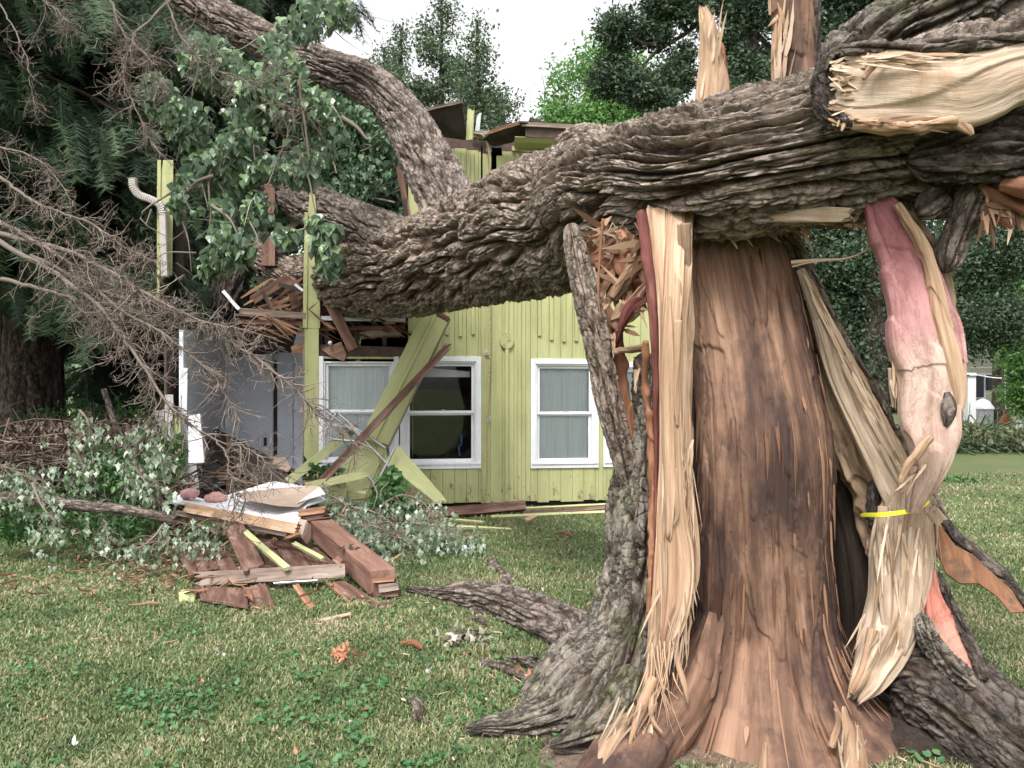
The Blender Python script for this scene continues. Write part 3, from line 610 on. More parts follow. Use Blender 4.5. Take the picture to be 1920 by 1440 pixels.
# corner post beside windows (stands up free to y=370)
po = Boxes(); 
def strip(o0, o1, pts, B):   # pts [(pxl,pxr,py)...]
    for (a, b, c), (a2, b2, c2) in zip(pts[:-1], pts[1:]):
        B.hexa([WX(a, c, o1), WX(b, c, o1), WX(b2, c2, o1), WX(a2, c2, o1), WX(a, c, o0), WX(b, c, o0), WX(b2, c2, o0), WX(a2, c2, o0)])
strip(-.06, .03, [(570, 597, 936), (571, 597, 800), (571, 598, 616)], po); strip(-.06, .031, [(572, 600, 615.5), (573, 600, 500), (576, 597, 420), (580, 590, 365)], po)
strip(-.02, .045, [(568, 576, 615), (569, 577, 500), (571, 578, 430), (571, 577, 398)], po)
po.build('corner_post', M['siding'], house)
po = Boxes(); strip(-.1, .02, [(597.4, 600.5, 615), (600.4, 602.5, 400)], po); strip(-.08, .0, [(567, 569.8, 936), (567.5, 570.5, 616)], po); po.build('post_backing', M['grey_timber'], house)
# left end: corner boards
po = Boxes(); strip(-.06, .03, [(324, 343, 925), (326, 340, 820), (327, 337, 770)], po); po.build('corner_board', M['siding'], house); po = Boxes(); strip(-.05, .03, [(300, 323, 517), (300, 324, 400), (302, 325, 325), (306, 325, 300)], po)
strip(-.03, .045, [(294, 300, 517), (295, 302, 300)], po); po.build('corner_board', M['siding'], house)
po = Boxes(); strip(-.04, .05, [(310, 326, 930), (309, 325, 740)], po); po.build('grey_corner_trim', M['spout'], house)
quad('left_wall', [WP(U(300) - .02, 2.45, -.05), WP(U(300) - .45, 2.45, -2.2), WP(U(300) - .45, 4.0, -2.2), WP(U(300) - .02, 3.9, -.05)], .03, M['siding'])
quad('left_lower_wall', [WP(U(310), .05, -.05), WP(U(310) - .3, .05, -3), WP(U(310) - .3, 2.2, -3), WP(U(310), 2.0, -.05)], .03, M['brown_ply'])
po = Boxes(); strip(-.2, -.1, [(340, 352, 690), (336, 350, 800), (336, 368, 870), (345, 375, 925)][::-1], po); po.build('torn_wall_lining', M['white'], house)
po = Boxes(); strip(-.3, -.2, [(328, 345, 520), (326, 342, 330)], po); strip(-.6, -.5, [(345, 352, 500), (344, 350, 320)], po); po.build('wall_stud', M['interior_dark'], house)
# brown post in the upper room, beams of the torn floor
plank('brown_post', WX(503, 498, -.8), WX(503, 345, -.8), .17, .14, M['brown2'], house, up=WN)
plank('rafter', WX(515, 445, -.9), WX(560, 415, -.9), .07, .05, M['grey_timber'], house); 
plank('floor_beam', WX(598, 657, -.02), WX(757, 662, -.02), .14, .12, M['brown_ply'], house, up=WN)
plank('metal_beam', WX(448, 583, .05), WX(573, 592, .05), .075, .05, M['grey_timber'], house, up=WN); plank('metal_beam', WX(598, 596, .0), WX(760, 600, .0), .05, .05, M['alu'], house, up=WN)
plank('floor_beam', WX(445, 603, 0), WX(573, 606, 0), .05, .10, M['brown2'], house, up=WN); plank('floor_beam', WX(600, 616, -.1), WX(760, 614, -.1), .05, .10, M['brown2'], house, up=WN)
for px in (668, 612, 720): plank('joist', WX(px, 610, -.15), WX(px + 1, 648, -.15), .05, .05, M['brown_ply'], house, up=WN)
for (a, b, c, d, ww, mt, of) in ((470, 565, 545, 518, .11, 'brown2', -.2), (545, 520, 556, 580, .12, 'brown2', -.35), (520, 600, 490, 540, .05, 'brown', -.1), (470, 520, 570, 545, .05, 'interior_dark', -.2), (620, 575, 700, 588, .04, 'grey_timber', -.1), (640, 572, 760, 560, .06, 'brown2', -.3), (700, 590, 765, 540, .05, 'brown', -.15)):
    plank('broken_rafter', WX(a, b, of), WX(c, d, of), ww, .04, M[mt], house, jag=(.04, .06))
pl_ = tube('insulation_roll', [(*WX(672, 630, -.2), .05, .05), (*WX(705, 624, -.2), .07, .06), (*WX(755, 622, -.2), .06, .06)], M['paper'], house, nl=20, ns=12, disp=fibre_disp(.012, 10, 6), cap=(.03, .03))
plate('broken_board', [WX(602, 655, .02), WX(640, 640, .02), WX(650, 665, .05), (WX(645, 678, .05)), WX(620, 668, .05)], .03, M['brown2'], house)
plate('orange_split_board', [WX(545, 650, -.1), WX(572, 640, -.1), WX(572, 662, -.1), WX(548, 662, -.1)], .03, M['orange_w'], house)
lt = tube('light_bulb', [(*WX(619, 643, .04), .02, .02), (*WX(619, 643, .1), .028, .028)], M['farwhite'], house, nl=8, ns=12, cap=(.02, .02), front=(0, 0, 1))
# green tarp edge & strips
plank('white_gutter_strip', WX(418, 545, .1), WX(448, 580, .12), .04, .02, M['white'], house); plank('white_strip', WX(553, 533, .02), WX(568, 545, .02), .03, .02, M['white'], house)
# fallen roof piece in upper room
plate('roof_shingles', [WX(470, 405, -1.8), WX(545, 388, -2.2), WX(560, 470, -1.6), WX(480, 480, -1.2)], .05, M['shingle'], house)
plank('white_fascia', WX(468, 402, -1.7), WX(545, 392, -1.9), .07, .03, M['white'], house)
# roof over the right part: torn sheets, fascia, soffit
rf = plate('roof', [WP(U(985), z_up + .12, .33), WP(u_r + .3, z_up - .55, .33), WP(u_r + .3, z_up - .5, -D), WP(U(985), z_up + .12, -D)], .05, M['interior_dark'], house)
plate('torn_roof_sheet', [WX(799, 207, .4), WX(866, 190, .5), WX(876, 262, .15), WX(878, 264, .1), WX(822, 256, .1), WX(800, 252, .1)], .04, M['interior_dark'], house)
plate('torn_roof_sheet', [WX(758, 198, .2), WX(802, 202, .2), WX(812, 254, .05), WX(785, 262, .05)], .04, M['brown_ply'], house)
plank('torn_roof_sheet', WX(798, 206, .42), WX(867, 190, .52), .03, .04, M['grey_timber'], house)
plate('torn_roof_sheet', [WX(905, 262, .1), WX(930, 242, .35), WX(975, 230, .45), WX(992, 231, .4), WX(985, 252, .2), WX(960, 268, .1), WX(925, 276, .05)], .03, M['interior_dark'], house)
plank('torn_edge', WX(912, 250, .42), WX(975, 230, .5), .035, .02, M['orange_w'], house, jag=(.05, .05))
plank('fascia', WX(985, 243, .35), WX(1090, 248, .35), .17, .03, M['brown_ply'], house, up=WN); plank('roof_edge', WX(978, 232, .4), WX(1090, 238, .4), .05, .03, M['grey_timber'], house, up=WN)
for k in range(4): plank('soffit_board', WX(965, 262 + k * 5, .30 - k * .09), WX(1085, 266 + k * 5, .30 - k * .09), .085, .015, M['siding2'], house, up=(0, -.5, -1))
plank('soffit_board', WX(960, 278, .03), WX(1080, 285, .03), .06, .02, M['siding2'], house, up=WN)
plank('leaning_slat', WX(879, 262, .3), WX(883, 202, .3), .09, .02, M['siding2'], house, up=(-.6, -1, .1), jag=(0, .06)); plank('white_strip', WX(895, 245, .1), WX(899, 210, .15), .05, .01, M['white'], house, jag=(.0, .08))
plank('white_strip', WX(890, 246, .0), WX(932, 250, .0), .06, .02, M['alu'], house); plank('orange_split_board', WX(884, 254, .05), WX(915, 256, .05), .05, .02, M['orange_w'], house)
# ---------------------------------------------------------------- things on the wall
def rope(name, pl, r_, label, off=.03, mat='rope'):
    s = Sticks(); pts = spline([tuple(WX(*q, off)) for q in pl], 40); s.add(pts, r_, r_, 6)
    for ph in (0, math.pi):
        t = np.arange(len(spline(pts, 260))); q = spline(pts, 260); a = t * .55 + ph
        q = q + np.stack([np.cos(a) * r_, np.sin(a) * r_, 0 * a], -1); s.add(q, r_ * .6, r_ * .6, 5)
    o = s.build(name, M[mat]); return tag(o, label, 'rope')
rope('rope', [(889, 250), (905, 254), (913, 268), (917, 282), (919, 300), (918, 335)], .012, 'frayed rope hanging from the torn roof over the upper wall', .08)
rope('rope', [(918, 545), (919, 640), (917, 720), (914, 785), (912, 830), (913, 880), (910, 940)], .008, 'thin rope running down the lower wall to the right of the dark window', .045)
# downspout
dp = thing('downspout', WX(308, 520, .12), 'beige metal downspout with a curved upper elbow at the torn left corner', 'downspout')
tube('elbow', [(*WX(q[0], q[1], .12), .043, .04) for q in ((249, 335), (251, 352), (262, 366), (280, 373), (296, 381), (304, 391), (306, 402))], M['spout'], dp, nl=150, ns=20, pw=5, disp=lambda a, b, s: (.0035 * np.sin(s * 260) , np.full_like(s, .5)))
tube('straight_pipe', [(*WX(q[0], q[1], .12), .04, .036) for q in ((306, 396), (308, 460), (310, 520))], M['spout'], dp, nl=30, ns=20, pw=6)
# ================================================================== DEBRIS
FS = 'splintered boards scattered in front of the house'
def deb(name, a, b, wpx, mat, label, cat='board', th=.02, jag=(.03, .03), up=None, grp=FS, w1=None, **k):
    p0, p1 = P(*a), P(*b); w_ = wpx * (a[2] + b[2]) / 2 / F
    return plank(name, p0, p1, w_, th, M[mat], up=up, jag=jag, label=label, cat=cat, group=grp, w1=None if w1 is None else w1 * b[2] / F, **k)
# siding panel fallen across the windows
pn = thing('fallen_siding_panel', WX(700, 830, .45), 'large yellow green siding panel fallen diagonally across the two left windows', 'siding panel')
def pan(name, a0, a1, b0, b1, mat, o, th=.03): plate(name, [WX(*a0), WX(*a1), WX(*b1), WX(*b0)], th, M[mat], pn)
pan('siding_board', (794, 581, .30), (815, 592, .30), (676, 822, .50), (699, 827, .50), 'siding_loose', 0)
pan('siding_board', (816, 592.5, .30), (839, 604, .30), (700, 827, .50), (728, 834, .50), 'siding_loose', 0)
pan('batten', (814, 588, .325), (818.5, 590, .325), (697, 829, .525), (702, 830, .525), 'siding_loose', 0, .025)
pan('bare_top_edge', (799, 570, .298), (844, 595, .298), (794, 580.5, .298), (839.5, 603.5, .298), 'brown', 0)
pan('grey_edge', (843, 597, .28), (846, 599, .25), (727.5, 836, .48), (731, 838, .45), 'grey_timber', 0)
pn2 = thing('fallen_siding_panel', WX(650, 930, .6), 'lower yellow green siding panel standing under the broken window behind the leaves', 'siding panel')
plate('siding_board', [WX(668, 828, .40), WX(700, 818, .42), WX(712, 870, .5), WX(684, 935, .6), WX(655, 938, .65), WX(648, 905, .6)], .03, M['siding_loose'], pn2)
plate('siding_board', [WX(701, 820, .41), WX(722, 833, .40), WX(728, 862, .45), WX(698, 930, .55), WX(686, 934, .6), WX(713, 872, .5)], .03, M['siding_loose'], pn2)
plate('siding_board', [WX(648, 850, .35), WX(667, 830, .36), WX(647, 903, .5), WX(652, 940, .6), WX(618, 945, .55), WX(632, 880, .4)], .03, M['siding2'], pn2)
def wdeb(name, a, b, wd, mat, label, cat='board', th=.02, jag=(.02, .04), up=None, **k):
    return plank(name, WX(*a), WX(*b), wd, th, M[mat], up=up, jag=jag, label=label, cat=cat, group=FS, **k)
wdeb('brown_board', (600, 905, .95), (846, 643, .45), .085, 'brown', 'long thin dark brown board leaning diagonally over the fallen siding panel', th=.05, jag=(.03, .12))
wdeb('siding_board', (732, 848, .5), (836, 948, .75), .25, 'siding_loose', 'tapering yellow board leaning down to the right below the dark window', jag=(.05, .1), w1=.10, th=.03)
wdeb('yellow_board', (540, 903, .9), (655, 812, .3), .10, 'siding2', 'narrow yellow slat leaning against the corner post', th=.03)
wdeb('yellow_board', (572, 912, 1.0), (697, 887, .8), .085, 'siding2', 'broken yellow slat with a ragged orange end lying above the drywall', jag=(.03, .15), th=.03)
wdeb('yellow_board', (628, 915, .7), (690, 924, .8), .03, 'siding2', 'short thin yellow slat beside the leafy twigs')
wdeb('brown_board', (668, 800, .42), (648, 812, .35), .12, 'brown', 'short brown end of a slat against the broken window')
# bent storm-window frame
s = Sticks()
for pts in ([(655, 797), (740, 885)], [(740, 840), (706, 908)], [(613, 772), (660, 806)], [(632, 772), (612, 818), (680, 828)], [(655, 797), (682, 812), (722, 840)], [(690, 893), (735, 945)], [(706, 905), (700, 935)], [(634, 775), (652, 790), (686, 824)], [(720, 862), (738, 890), (724, 886)]):
    q = [tuple(WX(a, b, .62)) for a, b in pts]; s.add(spline(q, 8), .017, .017, 4)
tag(s.build('bent_window_frame', M['alu']), 'tangle of bent aluminium storm window bars against the fallen siding', 'window frame')
# timber along the wall foot
wdeb('wall_sill_timber', (660, 974, 1.0), (990, 946, .35), .11, 'brown', 'long dark brown timber lying along the foot of the wall', th=.08, up=(0, -1, .5))
wdeb('yellow_board', (830, 957, .5), (985, 946, .3), .035, 'siding2', 'thin yellow strip lying behind the dark timber at the wall foot', up=(0, -.6, 1))
wdeb('brown_board', (980, 962, .55), (1152, 950, .3), .06, 'brown', 'brown strip at the wall foot left of the stump', th=.03, up=(0, -.6, 1))
wdeb('yellow_board', (920, 968, .7), (1156, 958, .5), .04, 'siding2', 'long pale yellow strip lying on the grass left of the stump', up=(0, -.6, 1))
wdeb('yellow_board', (985, 952, .4), (1150, 944, .2), .03, 'siding2', 'pale strip on top of the scraps at the wall foot', up=(0, -.6, 1))
wdeb('yellow_board', (830, 971, 1.0), (910, 978, 1.1), .03, 'siding2', 'short pale strip in front of the dark timber', up=(0, -.3, 1))
wdeb('yellow_board', (750, 980, 1.5), (960, 991, 1.4), .035, 'siding2', 'thin pale strip under the silvery leaves', up=(0, -.3, 1))
wdeb('brown_board', (630, 972, 1.1), (745, 964, 1.0), .05, 'orange_w', 'reddish strip half hidden behind the silvery leaves', up=(0, -.5, 1))
wdeb('pale_chip', (985, 975, 1.2), (1003, 966, 1.1), .05, 'sap', 'short pale wood chip at the wall foot', up=(0, -.5, 1))
o = deb('white_pipe', (782, 1002, 8.0), (884, 1028, 7.2), 9, 'white', 'white gutter piece lying in the grass beside the silvery leaves', 'gutter', th=.05, up=(0, -.4, 1), jag=(0, 0))
# beam
bm_ = thing('timber_beam', P(720, 1115, 5.6), 'massive red brown box beam lying towards the camera with a chewed end', 'beam')
n0 = [P(694, 1070, 5.6), P(742, 1065, 5.6), P(745, 1115, 5.6), P(697, 1121, 5.6)]; f0 = [P(575, 971, 6.95), P(617, 969, 6.95), P(617, 1000, 6.95), P(575, 1002, 6.95)]
me = bpy.data.meshes.new('beam'); nv = 24; V = []; Fq = []
for i in range(nv + 1):
    t = i / nv; V += [tuple(a.lerp(b, t)) for a, b in zip(n0, f0)]
for i in range(nv):
    for j in range(4): a = i * 4 + j; c = i * 4 + (j + 1) % 4; Fq.append((a, a + 4, c + 4, c))
Fq += [(0, 1, 2, 3), tuple(nv * 4 + k for k in (3, 2, 1, 0))]
ax = (f0[0] - n0[0]).normalized(); zz = Vector((0, 0, 1)); yy = zz.cross(ax).normalized(); zz = ax.cross(yy); Mx = Matrix((ax, yy, zz)).transposed().to_4x4(); Mx.translation = n0[3]; inv = Mx.inverted()
me.from_pydata([tuple(inv @ Vector(p)) for p in V], [], Fq); me.update(); o = link('beam_body', me, M['brown2']); o.matrix_world = Mx; o.parent = bm_; o.matrix_parent_inverse = Matrix.Translation(bm_.location).inverted()
b_ = o.modifiers.new('b', 'BEVEL'); b_.width = .008; b_.segments = 2
plank('splintered_lip', P(697, 1089, 5.56), P(744, 1086, 5.56), .028, .05, M['orange_w'], bm_, up=(0, -1, .2), jag=(.01, .03)); plank('end_block', P(710, 1104, 5.55), P(747, 1099, 5.55), .055, .08, M['grey_timber'], bm_, up=(0, -1, .2))
plank('end_block', P(714, 1115, 5.57), P(746, 1112, 5.57), .045, .08, M['brown2'], bm_, up=(0, -1, .2), jag=(.03, .0))
s = Sticks()
for k in range(7):
    a = P(646 + k * 3.4, 1029 + (k % 3) * 2, 6.06); s.flat([tuple(a + Vector((random.uniform(-.03, .03), random.uniform(-.02, .02), 0)) + Vector((.012 * t * (k - 3), .02 * t, .03 * t * (k % 2) + .004))) for t in (0, .4, .7, 1)], .03, .006, (0, -.3, 1), rnd=.05)
s.build('gouge_splinters', M['interior_dark'], bm_, False)
deb('broken_block', (557, 962, 6.9), (612, 955, 6.9), 13, 'orange_w', 'orange freshly broken block on the far end of the beam', 'block', th=.08, up=(0, -1, .5), grp=None)
deb('broken_block', (562, 975, 6.85), (617, 967, 6.85), 7, 'brown', 'crumbled brown wood under the orange block', 'block', th=.1, up=(0, -1, .3), jag=(.06, .06), grp=None)
plate('rotten_wood', [P(560, 972, 6.8), P(575, 975, 6.75), P(574, 998, 6.7), P(566, 1010, 6.6), P(560, 1000, 6.7)], .1, M['paper']); tag(bpy.data.objects['rotten_wood'], 'crumbling rotten wood lump between the stud and the beam', 'wood lump')
deb('orange_shard', (530, 1010, 6.4), (562, 999, 6.5), 7, 'orange_w', 'small orange shard lying beside the rotten lump', up=(0, -.6, 1), jag=(.05, .02))
# drywall
dw = tag(plate('drywall_sheet', [P(312, 941, 7.9), P(340, 925, 8.2), P(392, 938, 8.0), P(440, 925, 8.2), P(514, 901, 8.5), P(560, 910, 8.4), P(590, 915, 8.2), P(592, 922, 8.1), P(611, 936, 7.8), P(575, 948, 7.2), P(556, 984, 6.7), P(505, 975, 6.9), P(430, 955, 7.2), P(345, 945, 7.5)], .015, M['white_clean']), 'large broken white drywall sheet on top of the rubble', 'drywall')
tag(plate('drywall_piece', [P(443, 932, 7.75), P(520, 922, 7.9), P(596, 918, 7.9), P(600, 921, 7.8), P(578, 945, 7.3), P(560, 957, 7.0), P(520, 955, 7.0), P(470, 945, 7.2), P(455, 943, 7.35)], .012, M['paper']), 'brown paper backed drywall piece lying on the white sheet', 'drywall')
bpy.data.objects['drywall_piece'].location.z += .04
tag(plate('drywall_piece', [P(555, 955, 7.0), P(600, 922, 7.75), P(611, 936, 7.7), P(570, 945, 7.3)], .012, M['white']), 'torn white drywall edge beside the orange block', 'drywall'); bpy.data.objects['drywall_piece.001'].location.z += .05
deb('stud', (343, 950, 6.9), (558, 992, 6.5), 19, 'stud', 'weathered wall stud lying under the front edge of the drywall', th=.06, up=(0, -1, .35), grp=None)
deb('stud', (325, 961, 7.0), (540, 1003, 6.55), 8, 'grey_timber', 'dark narrow stud beneath the weathered one', th=.06, up=(0, -1, .1), grp=None)
for (a, b, c, d) in ((340, 922, 372, 933), (384, 930, 424, 940)):
    T('insulation_tuft', [(a, (b + d) / 2, 7.9, 5, .05), ((a + c) / 2, (b + d) / 2 - 2, 7.9, 9, .08), (c, (b + d) / 2, 7.9, 4, .05)], M['insul'], nl=24, ns=16, disp=fibre_disp(.02, 14, 12), cap=(.02, .02))
tag(bpy.data.objects['insulation_tuft'], 'pink insulation tuft at the foot of the left corner board', 'insulation'); tag(bpy.data.objects['insulation_tuft.001'], 'pink insulation tuft lying on the drywall', 'insulation')
tag(tube('insulation_tuft', [(*P(258, 934, 7.3), .05, .05), (*P(262, 925, 7.3), .07, .06), (*P(266, 916, 7.3), .03, .05)], M['insul'], nl=20, ns=14, disp=fibre_disp(.02, 14, 12), cap=(.02, .02)), 'small pink insulation tuft caught in the bushes on the left', 'insulation')
# board panel lying flat
pp = thing('plank_panel', G(480, 1080), 'broken panel of dark stained planks lying flat on the grass', 'plank panel')
def gp(px, py, z): return G(px, py, z)
def flat(name, a, b, c, d, z, mat, th=.025): return plate(name, [gp(*a, z), gp(*b, z), gp(*c, z), gp(*d, z)], th, M[mat], pp)
flat('plank', (322, 1020), (350, 1019), (372, 1075), (357, 1078), .10, 'brown'); flat('plank', (352, 1022), (392, 1022), (411, 1067), (373, 1073), .10, 'brown'); flat('plank', (393, 1023), (424, 1025), (446, 1066), (412, 1067), .10, 'brown')
flat('plank', (478, 1004), (500, 1003), (538, 1060), (500, 1062), .11, 'brown'); flat('plank', (502, 1003), (540, 1006), (583, 1058), (540, 1060), .12, 'brown'); flat('plank', (541, 1006), (568, 1003), (628, 1055), (584, 1058), .11, 'brown')
flat('plank', (366, 1098), (382, 1097), (388, 1122), (377, 1120), .05, 'brown'); flat('plank', (384, 1097), (462, 1103), (466, 1136), (388, 1123), .05, 'brown')
deb('brown_board', (437, 983, 6.7), (477, 1066, 5.85), 36, 'brown', 'wide red brown board laid over the plank panel', th=.025, up=(0, -.5, 1), grp=None)
deb('brown_board', (482, 1093, 5.75), (505, 1150, 5.25), 27, 'brown', 'red brown board with a split end sticking out in front of the cross plank', th=.025, up=(0, -.4, 1), jag=(.05, .02), grp=None)
deb('brown_board', (462, 1100, 5.7), (480, 1143, 5.3), 11, 'brown2', 'thin split slat beside the red brown board in front of the cross plank', up=(0, -.4, 1))
deb('cross_plank', (358, 1086, 5.85), (647, 1069, 5.85), 25, 'grey_timber', 'long weathered plank on edge lying across the panel', th=.04, up=(0, -1, .25), jag=(.12, .0), grp=None)
deb('stud', (626, 1045, 5.95), (642, 1057, 5.85), 12, 'brown2', 'short brown stud end between the cross plank and the beam', th=.04, up=(0, -1, .4), grp=None)
deb('yellow_board', (458, 995, 6.5), (540, 1065, 5.8), 11, 'siding2', 'yellow slat lying diagonally over the plank panel', th=.03, up=(0, -.5, 1))
deb('yellow_board', (549, 1016, 6.35), (607, 1047, 6.1), 8, 'siding2', 'short yellow slat with a knot end beside the beam', th=.025, up=(0, -.5, 1))
deb('brown_board', (553, 1094, 5.75), (592, 1149, 5.25), 12, 'orange_w', 'narrow brown slat with pale edges sticking out on the grass', th=.02, up=(0, -.4, 1))
deb('brown_board', (622, 1087, 5.9), (705, 1140, 5.35), 30, 'brown', 'dark board with an orange torn edge under the near end of the beam', th=.03, up=(0, -.35, 1), jag=(.08, .05), grp=None)
deb('orange_edge', (616, 1090, 5.85), (668, 1143, 5.3), 6, 'orange_w', 'long orange splinter along the dark board under the beam', th=.03, up=(0, -.35, 1), jag=(.08, .05))
deb('brown_board', (690, 1139, 5.35), (742, 1131, 5.4), 15, 'brown', 'short reddish board end directly under the beam end', th=.03, up=(0, -.5, 1), grp=None)
deb('pale_stick', (581, 1168, 5.0), (660, 1149, 5.15), 8, 'sap_pale', 'pale flat stick on the grass in front of the beam', 'stick', th=.015, up=(0, -.3, 1), jag=(.1, .02), grp=None)
deb('white_strip', (510, 1093, 5.75), (600, 1087, 5.78), 3, 'alu', 'pale metal strip under the cross plank', 'strip', th=.01, up=(0, -.5, 1))
# yellow-green box with grille side
bx = thing('plastic_box', G(355, 1134), 'small pale yellow green box half under the plank panel', 'box')
c4 = [P(334, 1110, 5.5), P(366, 1109, 5.5), P(376, 1105, 5.75), P(340, 1105, 5.75)]; h_ = Vector((0, 0, -.09))
me = bpy.data.meshes.new('box_body'); me.from_pydata([tuple(p - bx.location) for p in c4] + [tuple(p + h_ - bx.location) for p in c4], [], [(0,1,2,3),(7,6,5,4),(0,4,5,1),(1,5,6,2),(2,6,7,3),(3,7,4,0)]); me.update(); me.validate()
o = link('box_body', me, M['box'], bx); o.matrix_parent_inverse = Matrix.Identity(4); b_ = o.modifiers.new('b', 'BEVEL'); b_.width = .012; b_.segments = 3
s = Sticks()
for k in range(6): a = P(333.4, 1114 + k * 3.2, 5.495); b2 = P(340, 1110 + k * 3, 5.75); s.add([tuple(a), tuple(b2)], .004, .004)
s.build('side_vent', M['soil2'], bx)
# white cabinet door in the opening
tag(plate('cabinet_door', [WX(353, 778, .1), WX(375, 776, .1), WX(383, 868, .15), WX(353, 869, .15)], .03, M['white_clean']), 'narrow white cabinet door hanging in the opening of the broken corner', 'cabinet door')
# diagonal brown rafter hanging above the broken window
plank('rafter', WX(607, 545, .15), WX(662, 655, .15), .125, .05, M['brown2'], up=None, label='diagonal red brown rafter hanging under the trunk above the broken window', cat='rafter')
# ================================================================== STUMP
st = thing('tree_stump', P(1400, 1327, 3.7), 'huge shattered stump with bare red brown heartwood and torn pale strips', 'stump')
SX = (1420 - 960) * 3.7 / F
hw = [(.0, -.25, .80), (.005, -.05, .70), (.0, .07, .57), (.0, .17, .47), (.005, .30, .40), (.01, .45, .345), (.0, .8, .322), (0, 1.2, .325), (-.01, 1.5, .305), (-.03, 1.9, .29), (-.055, 2.3, .275), (-.06, 2.6, .25)]
def hdisp(a, b, s):
    n = noise(a * 4, b * 4, s * .45) * .055 + noise(a * 14, b * 14, s * .8) * .010 + noise(a * 60, b * 60, s * 2.2) * .004 + noise(a * 30, b * 30, s * 18) * .003
    w_ = noise(a * 9, b * 9, s * 5) * .5 + noise(a * 30, b * 30, s * 14) * .15
    pl = sst(.0, .015, noise(a * 4 + 5, b * 4, s * .9) + .12 * w_) * .012 + sst(.08, .09, noise(a * 8 + 15, b * 8, s * 1.5) + .2 * w_) * .009 + sst(.12, .13, noise(a * 17 + 15, b * 17, s * 3.0) + .2 * w_) * .006 - .012 * np.exp(-((noise(a * 6 + 40, b * 6, s * .5) + .1 * w_) / .012) ** 2)
    return n + pl, np.clip(.5 + n * 8, 0, 1)
tube('heartwood', [(SX + dx, 3.7 + .32 * max(0, z - 1.25) ** 1.2, z, r, r) for dx, z, r in hw], M['heart'], st, nl=420, ns=360, disp=hdisp)
# spar above the fallen trunk
T('heartwood_spar', [(1492, 260, 4.0, 42), (1490, 140, 4.0, 38), (1490, 0, 4.0, 36), (1488, -120, 4.0, 30)], M['heart'], st, nl=160, ns=90, disp=hdisp, pw=2.3)
T('bark_edge', [(1528, 240, 3.95, 8, .06), (1524, 140, 3.95, 9, .06), (1526, 0, 3.95, 8, .06), (1530, -80, 3.95, 8, .06)], M['bark_dark'], st, nl=80, ns=24, disp=bark_disp(.012, .5))
for k, (a, b, c, d) in enumerate(((1448, 135, 1455, 30), (1455, 100, 1464, 18), (1460, 30, 1440, 50), (1470, 60, 1458, 5), (1452, 60, 1446, 120))):
    T('splinter', [(a, b, 3.9, 4, .01), ((a + c) / 2 + 2, (b + d) / 2, 3.88, 5, .008), (c, d, 3.88, 1, .003)], M['sap'], st, nl=14, ns=8)
T('pale_shard', [(1336, 215, 3.95, 30, .05), (1338, 150, 3.95, 27, .05), (1332, 95, 3.95, 17, .04), (1327, 50, 3.95, 15, .03), (1318, 18, 3.95, 5, .01)], M['sap'], st, nl=90, ns=40, disp=fibre_disp(.012, 26, 2), jag=.05)
T('shard_bark', [(1362, 210, 4.0, 12, .05), (1355, 140, 4.0, 8, .04), (1350, 80, 4.0, 6, .03)], M['orange'], st, nl=50, ns=20, disp=fibre_disp(.01, 20, 6), jag=.03, cap=(0, .05))
# left bark flank and roots
BD = bark_disp(.032, .75)
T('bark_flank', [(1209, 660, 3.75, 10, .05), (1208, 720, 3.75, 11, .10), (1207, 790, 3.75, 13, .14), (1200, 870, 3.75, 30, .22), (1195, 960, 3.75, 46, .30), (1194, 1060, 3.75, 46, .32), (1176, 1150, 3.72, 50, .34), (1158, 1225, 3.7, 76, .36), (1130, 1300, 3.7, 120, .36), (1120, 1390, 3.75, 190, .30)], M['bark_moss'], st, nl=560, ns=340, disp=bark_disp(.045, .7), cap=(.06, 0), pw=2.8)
T('root', [(1170, 1190, 3.62, 50, .2), (1130, 1275, 3.55, 62, .17), (1060, 1325, 3.5, 45, .13), (985, 1352, 3.45, 26, .08), (905, 1362, 3.42, 9, .03), (870, 1368, 3.4, 4, .01)], M['bark_moss'], st, nl=320, ns=160, disp=bark_disp(.022, .6), cap=(.1, .1))
T('root', [(1190, 1250, 3.4, 40, .15), (1150, 1340, 3.3, 48, .12), (1090, 1380, 3.25, 30, .06), (1030, 1400, 3.2, 8, .02)], M['bark_moss'], st, nl=160, ns=120, disp=bark_disp(.02, .6), cap=(.1, .1))
T('root', [(1150, 1195, 4.2, 50, .14), (1100, 1195, 4.45, 42, .13), (1020, 1160, 4.8, 38, .11), (950, 1135, 5.15, 36, .10), (880, 1120, 5.4, 28, .08), (820, 1112, 5.6, 10, .03), (760, 1106, 5.75, 5, .015)], M['bark_limb'], st, nl=300, ns=150, disp=bark_disp(.022, .55), cap=(.1, .1))
T('root', [(915, 1045, 6.7, 4, .02), (925, 1060, 6.55, 9, .04), (948, 1085, 6.2, 10, .04), (945, 1105, 5.9, 14, .05)], M['bark_limb'], st, nl=60, ns=30, disp=bark_disp(.012, .5), cap=(.05, .05))
# peeled root foot lower left
T('peeled_root', [(1330, 1150, 3.56, 20, .10), (1305, 1240, 3.50, 40, .13), (1268, 1310, 3.40, 54, .15), (1222, 1370, 3.28, 62, .15), (1180, 1430, 3.16, 66, .14), (1130, 1510, 3.02, 70, .12)], M['heart'], st, nl=200, ns=120, disp=hdisp)
T('peeled_root', [(1222, 1268, 3.34, 8, .03), (1196, 1320, 3.26, 14, .04), (1160, 1380, 3.16, 22, .05), (1134, 1430, 3.08, 20, .05), (1118, 1480, 3.02, 18, .05)], M['tan'], st, nl=130, ns=80, disp=fibre_disp(.014, 16, 1.5), cap=(.06, 0))
